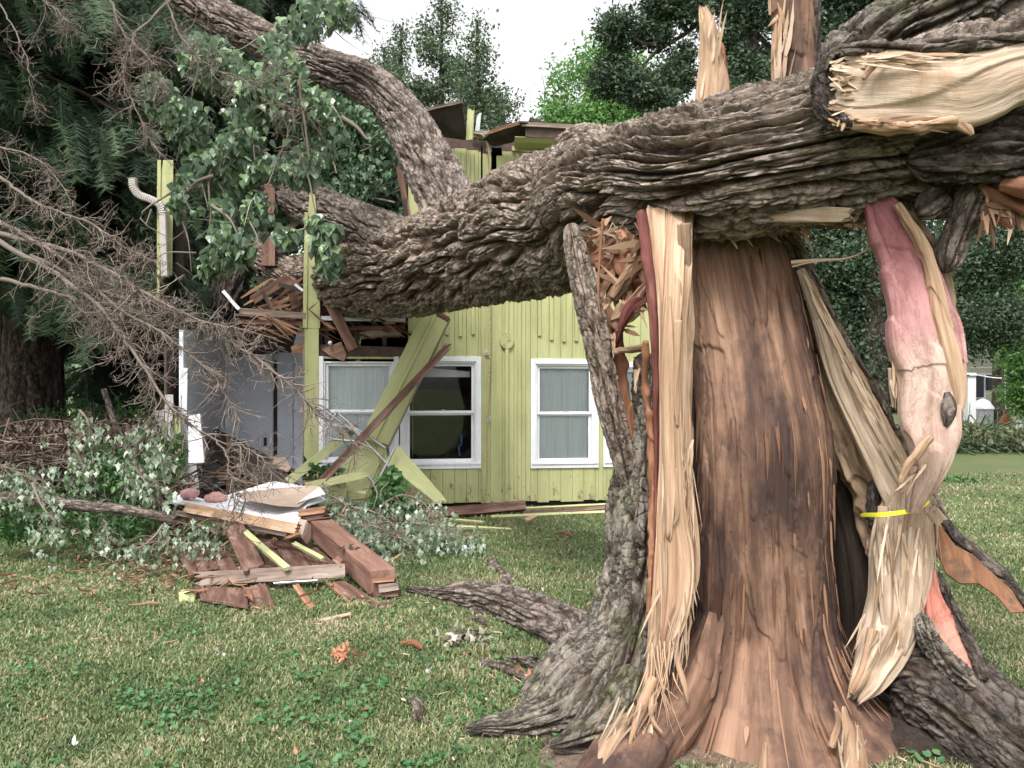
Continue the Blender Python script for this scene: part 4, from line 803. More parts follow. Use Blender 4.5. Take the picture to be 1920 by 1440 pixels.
# leaning bark slab with orange inside
T('leaning_bark_slab', [(1070, 418, 3.7, 9, .02), (1080, 470, 3.7, 18, .05), (1103, 560, 3.65, 24, .06), (1124, 660, 3.62, 22, .06), (1143, 760, 3.6, 21, .06), (1166, 850, 3.6, 19, .06), (1183, 915, 3.62, 14, .06)], M['bark'], st, nl=380, ns=130, disp=bark_disp(.022, .5), cap=(.03, .05))
T('orange_inner_strip', [(1134, 560, 3.72, 5, .01), (1150, 620, 3.7, 17, .015), (1160, 700, 3.7, 17, .02), (1172, 780, 3.68, 15, .02), (1186, 850, 3.66, 16, .02), (1190, 900, 3.66, 12, .02)], M['orange'], st, nl=160, ns=40, disp=fibre_disp(.012, 14, 5))
for pl in ([(1150, 655, 3.65, 3, .01), (1165, 610, 3.6, 6, .02), (1185, 575, 3.6, 12, .02), (1212, 560, 3.6, 6, .01)], [(1148, 560, 3.7, 5, .02), (1175, 520, 3.7, 12, .03), (1208, 470, 3.7, 8, .02)],
           [(1150, 658, 3.6, 4, .02), (1178, 654, 3.6, 7, .02), (1212, 650, 3.6, 6, .02)], [(1150, 600, 3.66, 5, .02), (1180, 590, 3.62, 9, .02), (1212, 575, 3.62, 5, .01)], [(1158, 628, 3.66, 5, .02), (1154, 600, 3.66, 7, .02), (1168, 570, 3.66, 5, .01)]):
    T('torn_fragment', pl, M['red'] if pl[0][1] == 655 else M['tan'], st, nl=60, ns=30, disp=fibre_disp(.014, 24, 5))
for pl in ([(1150, 440, 3.9, 20, .1), (1185, 520, 3.85, 30, .1), (1215, 560, 3.8, 24, .1)], [(1120, 450, 4.1, 26, .1), (1150, 500, 4.0, 22, .1), (1200, 540, 3.9, 15, .1)]):
    T('torn_underside', pl, M['orange'], st, nl=110, ns=60, disp=fibre_disp(.05, 12, 7), cap=(.05, .08))
T('thin_splinter', [(1131, 410, 3.5, 3, .004), (1124, 490, 3.5, 2.5, .004), (1122, 560, 3.5, 2, .003), (1128, 600, 3.5, 1, .002)], M['orange'], st, nl=30, ns=8)
# pale splintered strip on the front left
SD = fibre_disp(.013, 30, .8)
for k, pl in enumerate(([(1232, 395, 3.62, 20, .02), (1236, 470, 3.46, 16, .02), (1244, 560, 3.37, 13, .02), (1248, 700, 3.35, 12, .02), (1248, 860, 3.34, 13, .02), (1246, 980, 3.33, 16, .02), (1244, 1090, 3.32, 20, .02), (1238, 1180, 3.30, 18, .02), (1228, 1255, 3.27, 12, .015), (1214, 1310, 3.22, 8, .012), (1196, 1360, 3.14, 4, .01), (1186, 1392, 3.1, 1, .004)],
                        [(1268, 395, 3.6, 14, .03), (1264, 460, 3.46, 15, .03), (1262, 530, 3.36, 15, .035), (1258, 640, 3.33, 16, .03), (1262, 800, 3.32, 14, .03), (1266, 950, 3.31, 16, .03), (1276, 1050, 3.30, 22, .03), (1272, 1130, 3.29, 20, .03), (1256, 1200, 3.27, 12, .02), (1244, 1240, 3.26, 4, .01)],
                        [(1286, 395, 3.64, 12, .03), (1283, 460, 3.5, 12, .03), (1280, 530, 3.42, 12, .03), (1276, 640, 3.41, 8, .02), (1280, 790, 3.39, 11, .02), (1286, 900, 3.38, 8, .02), (1292, 1000, 3.36, 13, .03), (1298, 1075, 3.35, 10, .02), (1294, 1125, 3.35, 3, .01)],
                        [(1252, 560, 3.30, 3, .01), (1250, 660, 3.29, 9, .015), (1252, 800, 3.285, 10, .015), (1256, 930, 3.28, 8, .015), (1254, 1010, 3.28, 3, .01)])):
    T('sapwood_strip', pl, M['sap'], st, nl=520, ns=120, disp=fibre_disp(.009, 30 - 4 * k, .5), pw=6, cap=(0, .03), twist=(.1, -.2, .4, .1)[k], jag=.03)
T('sapwood_strip', [(1282, 420, 3.42, 10, .02), (1290, 600, 3.42, 8, .02), (1284, 800, 3.4, 12, .02), (1284, 960, 3.38, 14, .02), (1294, 1060, 3.36, 10, .02), (1292, 1130, 3.36, 4, .01)], M['tan'], st, nl=200, ns=40, disp=fibre_disp(.012, 30, 1.2))
T('red_inner_bark', [(1203, 400, 3.6, 9, .02), (1210, 460, 3.42, 9, .02), (1222, 560, 3.35, 8, .02), (1229, 700, 3.35, 6, .02), (1230, 850, 3.34, 3, .02), (1226, 1000, 3.33, 2, .02), (1222, 1120, 3.32, 1, .01)], M['red'], st, nl=260, ns=24, disp=fibre_disp(.006, 24, 3))
T('orange_edge', [(1212, 640, 3.32, 3, .02), (1210, 720, 3.36, 6, .02), (1220, 820, 3.36, 4, .02), (1222, 1000, 3.34, 4, .02), (1218, 1150, 3.32, 3, .02)], M['orange'], st, nl=160, ns=20, disp=fibre_disp(.012, 20, 8))
S_ = Sticks(); r_ = random.Random(5)
for k in range(70):   # frayed fibres
    y0 = r_.uniform(820, 1180); x0 = r_.uniform(1262, 1296); L_ = r_.uniform(50, 170); y1 = min(y0 + L_, 1330); b_ = r_.uniform(-8, 16) - (y1 > 1180) * 20
    pts = [P(x0 + b_ * t * t + r_.uniform(-2, 2), y0 + (y1 - y0) * t, 3.30 - .03 * t) for t in np.linspace(0, 1, 7)]; S_.add([tuple(p) for p in pts], r_.uniform(.0012, .0045), .0006, 4)
for k in range(26):    # tails below the strip
    x0 = r_.uniform(1215, 1262); x1 = x0 + r_.uniform(-45, 40); y0 = r_.uniform(1200, 1270); y1 = r_.uniform(1290, 1385)
    pts = [P(x0 + (x1 - x0) * t ** 1.5, y0 + (y1 - y0) * t, 3.24 - .10 * t) for t in np.linspace(0, 1, 7)]; S_.add([tuple(p) for p in pts], r_.uniform(.0015, .006), .001, 4)
S_.build('frayed_fibres', M['sap'], st)
for pl in ([(1226, 1270, 3.2, 8, .012), (1205, 1320, 3.15, 9, .012), (1187, 1372, 3.1, 5, .01), (1180, 1400, 3.08, 2, .004)], [(1222, 1290, 3.2, 5, .01), (1222, 1345, 3.12, 4, .008), (1242, 1375, 3.1, 2, .004)], [(1280, 1130, 3.3, 5, .01), (1268, 1220, 3.26, 5, .008), (1285, 1290, 3.2, 4, .006), (1290, 1320, 3.2, 1, .004)], [(1262, 880, 3.28, 6, .006), (1270, 960, 3.26, 4, .006), (1262, 985, 3.26, 1, .002)], [(1270, 600, 3.3, 8, .006), (1266, 720, 3.28, 7, .006), (1270, 800, 3.28, 2, .004)]):
    T('splinter', pl, M['sap'], st, nl=40, ns=16, disp=fibre_disp(.003, 40, 3))
# right side: leaning slab, hollow, torn foot
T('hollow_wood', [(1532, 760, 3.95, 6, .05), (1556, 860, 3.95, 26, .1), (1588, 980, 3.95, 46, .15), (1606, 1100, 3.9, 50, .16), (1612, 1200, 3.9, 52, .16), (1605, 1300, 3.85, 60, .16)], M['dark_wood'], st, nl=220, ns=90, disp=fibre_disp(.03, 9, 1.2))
T('outer_bark_strip', [(1452, 412, 3.78, 8, .04), (1480, 450, 3.78, 16, .05), (1515, 520, 3.77, 13, .05), (1556, 605, 3.76, 12, .05), (1605, 690, 3.75, 13, .05), (1648, 768, 3.74, 13, .05), (1690, 850, 3.73, 13, .05), (1728, 915, 3.72, 16, .05), (1760, 975, 3.7, 16, .05)], M['bark'], st, nl=360, ns=80, disp=bark_disp(.018, .45), cap=(.03, .03))
T('orange_inner_bark', [(1515, 540, 3.72, 3, .02), (1570, 640, 3.71, 7, .02), (1612, 735, 3.70, 8, .02), (1652, 805, 3.69, 19, .02), (1682, 862, 3.68, 17, .02), (1708, 920, 3.66, 10, .02)], M['orange'], st, nl=140, ns=30, disp=fibre_disp(.008, 16, 5))
for k, pl in enumerate(([(1500, 505, 3.66, 4, .02), (1540, 600, 3.65, 14, .03), (1580, 690, 3.63, 18, .035), (1625, 785, 3.6, 19, .04), (1668, 865, 3.57, 21, .04), (1712, 940, 3.52, 24, .04), (1745, 1000, 3.5, 22, .03), (1775, 1050, 3.5, 8, .01)],
                        [(1530, 600, 3.63, 4, .02), (1560, 690, 3.62, 11, .03), (1600, 790, 3.58, 11, .03), (1645, 880, 3.55, 14, .03), (1690, 960, 3.5, 16, .03), (1730, 1010, 3.5, 8, .02)],
                        [(1520, 540, 3.68, 3, .02), (1560, 620, 3.67, 7, .02), (1604, 715, 3.66, 8, .02), (1650, 800, 3.62, 9, .02), (1700, 890, 3.6, 9, .02), (1740, 960, 3.55, 6, .01)])):
    T('pale_streak', pl, M['sap_pale'] if k != 2 else M['sap'], st, nl=240, ns=50, disp=fibre_disp(.009, 30, .9))
T('inner_slab', [(1520, 560, 3.8, 6, .04), (1540, 680, 3.78, 18, .06), (1562, 760, 3.75, 22, .07), (1600, 850, 3.72, 30, .08), (1640, 930, 3.7, 38, .08), (1668, 1010, 3.66, 42, .08), (1690, 1090, 3.62, 40, .08)], M['tan'], st, nl=280, ns=120, disp=fibre_disp(.028, 16, 4))
T('dark_knot', [(1645, 895, 3.6, 12, .03), (1655, 950, 3.6, 24, .04), (1650, 1000, 3.6, 16, .03)], M['bark_dark'], st, nl=80, ns=60, disp=bark_disp(.03, .4), cap=(.04, .04))
FT = fibre_disp(.013, 26, 1.0)
T('torn_foot', [(1700, 930, 3.52, 34, .05), (1690, 1000, 3.5, 46, .07), (1684, 1090, 3.48, 46, .08), (1670, 1160, 3.46, 42, .08), (1648, 1220, 3.42, 38, .07), (1622, 1275, 3.38, 26, .05), (1604, 1305, 3.36, 8, .02)], M['sap_pale'], st, nl=320, ns=180, disp=fibre_disp(.020, 14, .8), jag=.08, pw=3)
for k, pl in enumerate(([(1720, 940, 3.46, 16, .03), (1712, 1010, 3.42, 18, .03), (1710, 1090, 3.40, 20, .03), (1703, 1160, 3.38, 18, .03), (1694, 1205, 3.37, 12, .02), (1690, 1225, 3.37, 3, .01)],
                        [(1660, 950, 3.46, 12, .02), (1656, 1030, 3.44, 14, .03), (1660, 1110, 3.4, 12, .03), (1664, 1190, 3.38, 9, .02), (1668, 1240, 3.37, 3, .01)],
                        [(1740, 960, 3.48, 10, .02), (1738, 1030, 3.44, 12, .02), (1732, 1100, 3.41, 12, .02), (1722, 1150, 3.4, 5, .01)],
                        [(1640, 1180, 3.38, 10, .02), (1625, 1240, 3.36, 12, .02), (1608, 1280, 3.33, 8, .02), (1596, 1300, 3.33, 2, .01)],
                        [(1745, 955, 3.46, 12, .02), (1775, 1000, 3.46, 16, .02), (1795, 1040, 3.46, 5, .01)])):
    T('pale_streak', pl, M['sap_pale'] if k != 3 else M['sap'], st, nl=160, ns=44, disp=FT)
S_ = Sticks()
for k in range(45):
    x0 = r_.uniform(1660, 1760); y0 = r_.uniform(880, 1060); y1 = y0 + r_.uniform(40, 150); b_ = r_.uniform(-22, 22)
    S_.add([tuple(P(x0 + b_ * t * t, y0 + (y1 - y0) * t, 3.40 - .02 * t)) for t in np.linspace(0, 1, 6)], r_.uniform(.0012, .004), .0006)
S_.build('frayed_fibres', M['sap_pale'], st); S_ = Sticks()
for k in range(36):
    x0 = r_.uniform(1585, 1615); y0 = r_.uniform(1395, 1440); x1 = x0 + r_.uniform(-20, 25) ; S_.add([tuple(P(x0 + (x1 - x0) * t, y0 - (r_.uniform(40, 60)) * t, 3.1)) for t in (0, .4, .8)], r_.uniform(.003, .008), .001)
S_.build('frayed_fibres', M['sap_pale'], st)
for pl in ([(1600, 1470, 3.05, 18, .03), (1598, 1400, 3.05, 15, .02), (1585, 1345, 3.05, 6, .01), (1582, 1325, 3.05, 2, .005)], [(1560, 1400, 3.1, 6, .02), (1572, 1360, 3.1, 5, .01), (1566, 1330, 3.1, 2, .01)], [(1430, 1450, 3.02, 6, .02), (1433, 1415, 3.02, 5, .01), (1435, 1392, 3.02, 1, .01)], [(1620, 1460, 3.05, 10, .02), (1612, 1400, 3.04, 8, .02), (1606, 1360, 3.04, 2, .01)]):
    T('splinter', pl, M['sap'], st, nl=40, ns=20, disp=fibre_disp(.006, 30, 3))
# bark flap leaning right
fl = [P(1745, 975, 3.45), P(1768, 990, 3.42), P(1790, 1022, 3.38), P(1825, 1040, 3.34), P(1862, 1075, 3.30), P(1898, 1108, 3.24), P(1925, 1148, 3.2), P(1895, 1150, 3.2), P(1868, 1118, 3.25), P(1835, 1095, 3.3), P(1800, 1095, 3.34), P(1772, 1075, 3.38), P(1755, 1030, 3.42)]
plate('bark_flap', fl, .02, M['flap'], st)
shq = None
T('flap_bark_edge', [(1745, 955, 3.5, 10, .03), (1785, 1005, 3.44, 13, .04), (1830, 1045, 3.38, 14, .04), (1875, 1082, 3.32, 13, .04), (1905, 1115, 3.26, 10, .03), (1925, 1145, 3.22, 5, .02)], M['bark_dark'], st, nl=160, ns=50, disp=bark_disp(.02, .4), cap=(.03, .03))
T('pink_patch', [(1744, 1075, 3.42, 6, .012), (1748, 1115, 3.40, 13, .012), (1757, 1150, 3.38, 22, .014), (1773, 1190, 3.35, 28, .014), (1796, 1225, 3.31, 22, .014), (1818, 1256, 3.27, 12, .012), (1828, 1272, 3.25, 6, .01)], M['pink2'], st, nl=160, ns=120, disp=fibre_disp(.012, 18, 1.5), pw=6, jag=.05)
T('bark_lip', [(1722, 1150, 3.36, 6, .03), (1742, 1200, 3.33, 12, .04), (1772, 1240, 3.29, 15, .05), (1805, 1268, 3.25, 13, .05), (1835, 1290, 3.2, 10, .04)], M['bark_moss'], st, nl=160, ns=70, disp=bark_disp(.035, .3), cap=(.03, .03))
T('patch_bark_rim', [(1752, 1075, 3.44, 5, .03), (1778, 1125, 3.40, 8, .03), (1803, 1178, 3.35, 9, .03), (1828, 1235, 3.28, 9, .03), (1842, 1278, 3.2, 6, .03)], M['bark_dark'], st, nl=120, ns=30, disp=bark_disp(.02, .3))
T('root', [(1620, 1265, 3.60, 30, .12), (1680, 1250, 3.55, 60, .2), (1745, 1285, 3.45, 92, .22), (1830, 1350, 3.3, 92, .22), (1920, 1420, 3.15, 92, .2), (2010, 1490, 3.0, 90, .18)], M['bark_dark'], st, nl=420, ns=240, disp=bark_disp(.03, .6), cap=(.12, 0))
T('root', [(1740, 1210, 3.5, 20, .08), (1820, 1270, 3.5, 26, .09), (1885, 1330, 3.4, 30, .1), (1960, 1400, 3.3, 34, .1)], M['bark_moss'], st, nl=200, ns=80, disp=bark_disp(.02, .5), cap=(.06, 0))
sl = tube('soil_hollow', [(*P(1560, 1330, 3.75), .03, .1), (*P(1620, 1395, 3.5), .16, .12), (*P(1700, 1450, 3.3), .2, .16), (*P(1800, 1520, 3.1), .16, .1)], M['soil'], None, nl=120, ns=80, disp=lambda a, b, s: (noise(a * 14, b * 14, s * 14) * .05, .5 + 0 * s), cap=(.05, .05))
tag(sl, kind='structure')
# hanging pink slab
pk = thing('hanging_bark_slab', P(1650, 385, 3.3), 'long twisted pink and cream slab of sapwood hanging from the fallen trunk to the stump', 'torn wood')
def pdisp(a, b, s):
    n = noise(a * 9, b * 3, s * 2.5) * .03 + noise(a * 24, b * 5, s * 3) * .016 + noise(a * 60, b * 5, s * 5) * .004
    e_ = .76 + .09 * noise(a * 9, 0 * b, 0 * s + 2) + .02 * noise(a * 50, 0 * b, 0 * s + 2)
    return n + .012 * (saw(noise(a * 6, b, s * 1.6) * 3, .08) - .5) - .006 * sst(0, .004, s - e_) * (np.abs(a - 3.7 * 0) > -9), .5 + 0 * s
T('pink_slab', [(1640, 372, 3.32, 26, .02), (1672, 430, 3.30, 42, .03), (1704, 500, 3.27, 52, .04), (1722, 570, 3.25, 58, .045), (1735, 640, 3.24, 70, .05), (1748, 700, 3.22, 64, .05), (1742, 770, 3.21, 56, .045), (1748, 825, 3.20, 46, .04), (1742, 880, 3.22, 32, .03), (1724, 930, 3.26, 22, .02), (1712, 960, 3.30, 14, .02)], M['pink'], pk, nl=520, ns=240, disp=pdisp, pw=3.5)
T('cream_fold', [(1682, 385, 3.28, 7, .03), (1722, 450, 3.24, 9, .03), (1748, 520, 3.21, 11, .02), (1765, 600, 3.2, 12, .02), (1785, 680, 3.19, 14, .02), (1796, 740, 3.2, 10, .02), (1786, 790, 3.21, 4, .01)], M['sap'], pk, nl=260, ns=90, disp=fibre_disp(.012, 22, 2), pw=3)
T('cream_fold', [(1700, 400, 3.33, 5, .03), (1750, 470, 3.33, 9, .03), (1774, 540, 3.3, 11, .03), (1780, 600, 3.28, 9, .03), (1768, 650, 3.28, 4, .02)], M['tan'], pk, nl=160, ns=40, disp=fibre_disp(.012, 20, 4))
T('snapped_stub', [(1686, 905, 3.15, 2, .01), (1702, 872, 3.13, 8, .015), (1722, 848, 3.12, 9, .015), (1740, 826, 3.12, 6, .01), (1747, 820, 3.12, 3, .01)], M['sap'], pk, nl=50, ns=30, disp=fibre_disp(.006, 30, 4))
T('hanging_splinter', [(1670, 690, 3.27, 5, .01), (1672, 730, 3.27, 5, .01), (1676, 765, 3.27, 3, .005)], M['sap_pale'], pk, nl=24, ns=12)
T('bark_remnant', [(1776, 735, 3.165, 5, .006), (1780, 760, 3.16, 15, .008), (1779, 785, 3.16, 11, .008), (1774, 800, 3.165, 4, .006)], M['bark_limb'], pk, nl=40, ns=30, disp=bark_disp(.006, .2))
# caution tape
tp = thing('caution_tape', P(1690, 962, 3.4), 'strip of bright yellow tape wrapped round the torn foot of the stump', 'tape')
def ribbon(name, pl, wpx, parent):
    V = []; F_ = []
    for k, (a, b, y, tw) in enumerate(pl):
        V += [tuple(P(a - tw, b - wpx / 2, y)), tuple(P(a + tw, b + wpx / 2, y - .005))]
        if k: F_.append((2*k-2, 2*k, 2*k+1, 2*k-1))
    me = bpy.data.meshes.new(name); me.from_pydata(V, [], F_); me.update(); o = link(name, me, M['tape'], parent); o.modifiers.new('s', 'SOLIDIFY').thickness = .0015; o.modifiers.new('u', 'SUBSURF').levels = 2; return o
ribbon('tape_band', [(1612, 966, 3.62, 0), (1628, 965, 3.5, 0), (1650, 966, 3.37, 0), (1680, 962, 3.36, 1), (1705, 959, 3.36, 2), (1725, 952, 3.35, 0), (1745, 940, 3.38, -2)], 9, tp)
ribbon('tape_band', [(1532, 948, 3.85, 0), (1540, 962, 3.8, 0), (1549, 972, 3.82, 3)], 18, tp)
# ================================================================== FALLEN TRUNK
ft = thing('fallen_tree', P(1400, 290, 3.7), 'enormous fallen trunk with deeply furrowed bark snapped over the stump and lying on the house', 'fallen tree')
TD = bark_disp(.062, 1.1)
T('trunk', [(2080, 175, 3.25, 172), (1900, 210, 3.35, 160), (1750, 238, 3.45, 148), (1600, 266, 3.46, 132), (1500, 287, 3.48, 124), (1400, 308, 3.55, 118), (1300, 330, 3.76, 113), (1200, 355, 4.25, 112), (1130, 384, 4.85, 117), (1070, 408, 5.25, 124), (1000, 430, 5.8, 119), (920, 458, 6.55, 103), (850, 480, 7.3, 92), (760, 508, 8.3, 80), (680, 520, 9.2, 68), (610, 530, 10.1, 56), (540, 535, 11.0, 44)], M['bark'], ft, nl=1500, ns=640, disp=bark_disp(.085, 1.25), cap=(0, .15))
LD = bark_disp(.045, .9)
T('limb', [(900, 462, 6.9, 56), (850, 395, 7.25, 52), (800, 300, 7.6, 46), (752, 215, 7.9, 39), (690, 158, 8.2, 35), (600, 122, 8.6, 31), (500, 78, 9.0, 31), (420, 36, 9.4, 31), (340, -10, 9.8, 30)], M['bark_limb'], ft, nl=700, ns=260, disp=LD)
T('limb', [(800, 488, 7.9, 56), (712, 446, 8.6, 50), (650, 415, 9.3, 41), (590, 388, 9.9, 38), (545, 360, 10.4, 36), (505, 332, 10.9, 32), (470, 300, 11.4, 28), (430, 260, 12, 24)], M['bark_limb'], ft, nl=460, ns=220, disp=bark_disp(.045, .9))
T('limb', [(600, 540, 10.0, 36), (560, 525, 10.2, 33), (520, 505, 10.4, 28), (480, 478, 10.6, 22), (440, 450, 10.8, 16)], M['bark'], ft, nl=240, ns=140, disp=bark_disp(.04, .8))
T('limb', [(480, 470, 10.6, 20), (440, 500, 10.5, 26), (425, 545, 10.4, 26), (415, 585, 10.3, 22)], M['bark_dark'], ft, nl=160, ns=90, disp=bark_disp(.04, .8))
T('limb', [(1500, 200, 4.1, 50), (1620, 110, 3.95, 64), (1740, 40, 3.8, 72), (1850, -30, 3.7, 80), (1950, -100, 3.6, 80)], M['bark_moss'], ft, nl=360, ns=260, disp=bark_disp(.06, 1.0), cap=(.15, 0))
T('knot', [(1052, 282, 5.15, 20, .08), (1095, 272, 4.95, 34, .12), (1150, 272, 4.65, 26, .1)], M['bark'], ft, nl=120, ns=90, disp=bark_disp(.035, .5), cap=(.06, .06))
T('torn_cavity', [(1700, 300, 3.15, 30, .04), (1790, 290, 3.08, 46, .06), (1900, 280, 3.02, 54, .08), (1990, 270, 3.0, 54, .08)], M['bark_dark'], ft, nl=160, ns=120, disp=bark_disp(.03, .6), cap=(.08, 0))
T('torn_stub', [(1850, 330, 3.2, 40, .10), (1820, 380, 3.2, 30, .08), (1798, 430, 3.22, 20, .06), (1780, 480, 3.24, 22, .06), (1770, 512, 3.25, 14, .05)], M['bark_limb'], ft, nl=180, ns=90, disp=bark_disp(.02, .6), cap=(0, .05))
T('torn_stub', [(1720, 400, 3.3, 22, .06), (1745, 385, 3.26, 26, .06), (1775, 360, 3.22, 26, .06)], M['bark_limb'], ft, nl=80, ns=50, disp=bark_disp(.02, .5), cap=(.05, .03))
for pl in ([(1840, 350, 3.15, 10, .03), (1880, 370, 3.1, 16, .04), (1930, 392, 3.05, 10, .03)], [(1850, 372, 3.15, 5, .02), (1870, 400, 3.12, 8, .02), (1895, 430, 3.1, 2, .01)], [(1880, 345, 3.05, 14, .03), (1920, 350, 3.0, 20, .04), (1960, 360, 3.0, 18, .03)]):
    T('torn_wood', pl, M['orange'], ft, nl=70, ns=40, disp=fibre_disp(.02, 20, 4))
# torn pale face
T('torn_face', [(1548, 165, 3.06, 30, .03), (1590, 168, 3.02, 62, .04), (1660, 170, 2.98, 66, .05), (1740, 172, 2.95, 66, .05), (1800, 174, 2.93, 68, .05), (1850, 158, 2.92, 66, .05), (1900, 140, 2.9, 58, .05), (1990, 120, 2.88, 60, .05)], M['sap_pale'], ft, nl=320, ns=160, disp=lambda a, b, s: (noise(a * 6, b * 6, s * 2) * .05 + noise(a * 30, b * 30, s * 3) * .010 - .02 * np.exp(-(a / .06) ** 2) + .012 * (saw(noise(a * 5, b * 5, s * .9) * 3, .06) - .5) + noise(a * 12, b * 12, s * 1.5) * .02, .5 + 0 * s), pw=3, cap=(.03, 0))
T('face_tooth', [(1790, 215, 2.92, 22, .02), (1812, 240, 2.92, 12, .015), (1822, 254, 2.92, 3, .01)], M['sap'], ft, nl=30, ns=20, disp=fibre_disp(.005, 30, 3))
T('torn_rim', [(1600, 228, 3.0, 8, .03), (1650, 238, 2.97, 9, .03), (1720, 236, 2.94, 7, .03), (1790, 226, 2.92, 5, .03)], M['sap'], ft, nl=120, ns=30, disp=fibre_disp(.02, 26, 6))
T('bark_rim', [(1580, 96, 3.04, 8, .04), (1550, 118, 3.06, 11, .05), (1541, 165, 3.07, 13, .06), (1550, 208, 3.05, 13, .05), (1578, 232, 3.02, 10, .04), (1600, 240, 3.0, 4, .02)], M['bark_dark'], ft, nl=180, ns=60, disp=bark_disp(.025, .4), cap=(.03, .03))
T('bark_rim', [(1565, 100, 3.04, 7, .04), (1630, 96, 3.0, 11, .05), (1710, 94, 2.97, 12, .05), (1780, 88, 2.94, 15, .05), (1850, 86, 2.92, 11, .05), (1930, 76, 2.9, 10, .05)], M['bark_limb'], ft, nl=260, ns=60, disp=bark_disp(.022, .5), cap=(.03, 0))
for pl in ([(1618, 148, 2.93, 4, .008), (1640, 122, 2.92, 6, .008), (1664, 98, 2.92, 3, .006)], [(1618, 130, 2.94, 5, .008), (1624, 114, 2.94, 5, .008), (1628, 100, 2.94, 2, .005)], [(1578, 246, 2.98, 2, .005), (1582, 235, 2.98, 4, .006), (1586, 222, 2.98, 3, .006)], [(1570, 238, 2.99, 2, .005), (1574, 225, 2.99, 3, .006)]):
    T('splinter', pl, M['sap'], ft, nl=24, ns=12)
# torn underside
T('underside_strip', [(1395, 415, 3.45, 3, .006), (1440, 408, 3.38, 8, .008), (1500, 404, 3.33, 11, .008), (1560, 404, 3.3, 13, .01), (1592, 402, 3.28, 12, .008)], M['sap_pale'], ft, nl=120, ns=60, disp=fibre_disp(.008, 20, 3), pw=6, jag=.06)
T('underside_strip', [(1290, 436, 3.75, 4, .01), (1350, 425, 3.68, 7, .02), (1420, 412, 3.6, 7, .02)], M['tan'], ft, nl=90, ns=30, disp=fibre_disp(.012, 20, 4))
T('underside_flap', [(1190, 438, 4.0, 18, .05), (1250, 425, 3.9, 24, .06), (1330, 405, 3.75, 24, .06), (1400, 390, 3.62, 20, .05), (1470, 382, 3.5, 14, .04), (1540, 384, 3.4, 10, .03)], M['bark'], ft, nl=240, ns=80, disp=bark_disp(.03, .7), cap=(.05, .05))
S_ = Sticks()
for k in range(70):
    x0 = r_.uniform(1120, 1480); y0 = r_.uniform(415, 450) - (x0 - 1120) * .08; S_.add([tuple(P(x0 + r_.uniform(-25, 25) * t, y0 + r_.uniform(10, 45) * t, 3.7)) for t in (0, .5, 1)], r_.uniform(.001, .005), .0006)
S_.add(spline([tuple(P(*q)) for q in ((1484, 492, 3.5), (1530, 488, 3.45), (1590, 484, 3.4), (1642, 460, 3.35))], 14), .012, .003, 4); S_.add(spline([tuple(P(*q)) for q in ((1486, 500, 3.5), (1520, 492, 3.45), (1560, 488, 3.4))], 10), .006, .002, 4)
S_.build('hanging_fibres', M['sap_pale'], ft)
random.seed(21)
def shards(name, n, box, L_, ang, w_, Y, mat, parent, sp=8, th=.5, bend=.06):
    q = Sticks()
    for k in range(n):
        x, y = random.uniform(box[0], box[2]), random.uniform(box[1], box[3]); l = random.uniform(*L_); a = R(random.gauss(ang, sp)); dx, dy = math.sin(a) * l, math.cos(a) * l; yy = Y(x, y) if callable(Y) else Y; yy += random.uniform(-.015, .01)
        b_ = random.gauss(0, bend) * l; pts = [tuple(P(x + dx * t + b_ * t * t, y + dy * t, yy - .02 * t * t)) for t in np.linspace(0, 1, 7)]; w = random.uniform(*w_) * yy / F; q.flat(pts, w, w * th)
    return q.build(name, mat, parent, False)
shards('splinters', 40, (1234, 500, 1285, 1020), (60, 240), 2, (2, 6), lambda x, y: 3.335 - .03 * y / 1000, M['chips'], st, 2)
shards('splinters', 36, (1272, 800, 1300, 1100), (50, 190), -4, (2, 8), 3.31, M['chips'], st, 7)
shards('splinters', 22, (1225, 1100, 1285, 1200), (50, 120), -10, (2, 5), 3.25, M['chips'], st, 12)
shards('splinters', 34, (1650, 950, 1745, 1130), (60, 170), 0, (3, 9), 3.39, M['chips'], st, 7)
shards('splinters', 12, (1605, 1150, 1690, 1215), (30, 80), -14, (2, 6), 3.34, M['chips'], st, 9)
def ys(x, y): return 3.66 - .14 * (y - 500) / 450
q = Sticks()
for k in range(80):
    t0 = random.random() * .8; t1 = t0 + random.uniform(.08, .28); o = random.uniform(-24, 14) * (.3 + t0)
    q.flat([tuple(P(1508 + 225 * t + o, 510 + 440 * t, 3.64 - .13 * t - .02)) for t in np.linspace(t0, min(t1, 1.05), 6)], random.uniform(3, 9) * 3.6 / F, .006)
q.build('splinters', M['chips'], st, False)
shards('torn_splinters', 55, (1120, 425, 1215, 560), (25, 90), -20, (4, 15), lambda x, y: 3.85 - (x - 1120) * .002, M['chips_orange'], st, 55, .6)
shards('torn_splinters', 14, (1140, 560, 1215, 700), (25, 75), 10, (3, 10), 3.62, M['chips_orange'], st, 50, .5)
shards('splinters', 9, (1575, 1410, 1630, 1460), (30, 90), 176, (3, 8), 3.04, M['chips'], st, 14)
shards('splinters', 26, (1150, 1300, 1235, 1380), (30, 100), -24, (2, 6), 3.12, M['chips'], st, 14)
shards('splinters', 10, (1310, 70, 1350, 200), (40, 110), 178, (3, 8), 3.9, M['chips'], st, 6)
shards('splinters', 12, (1443, 20, 1475, 220), (40, 120), 176, (3, 9), 3.88, M['chips'], st, 10)
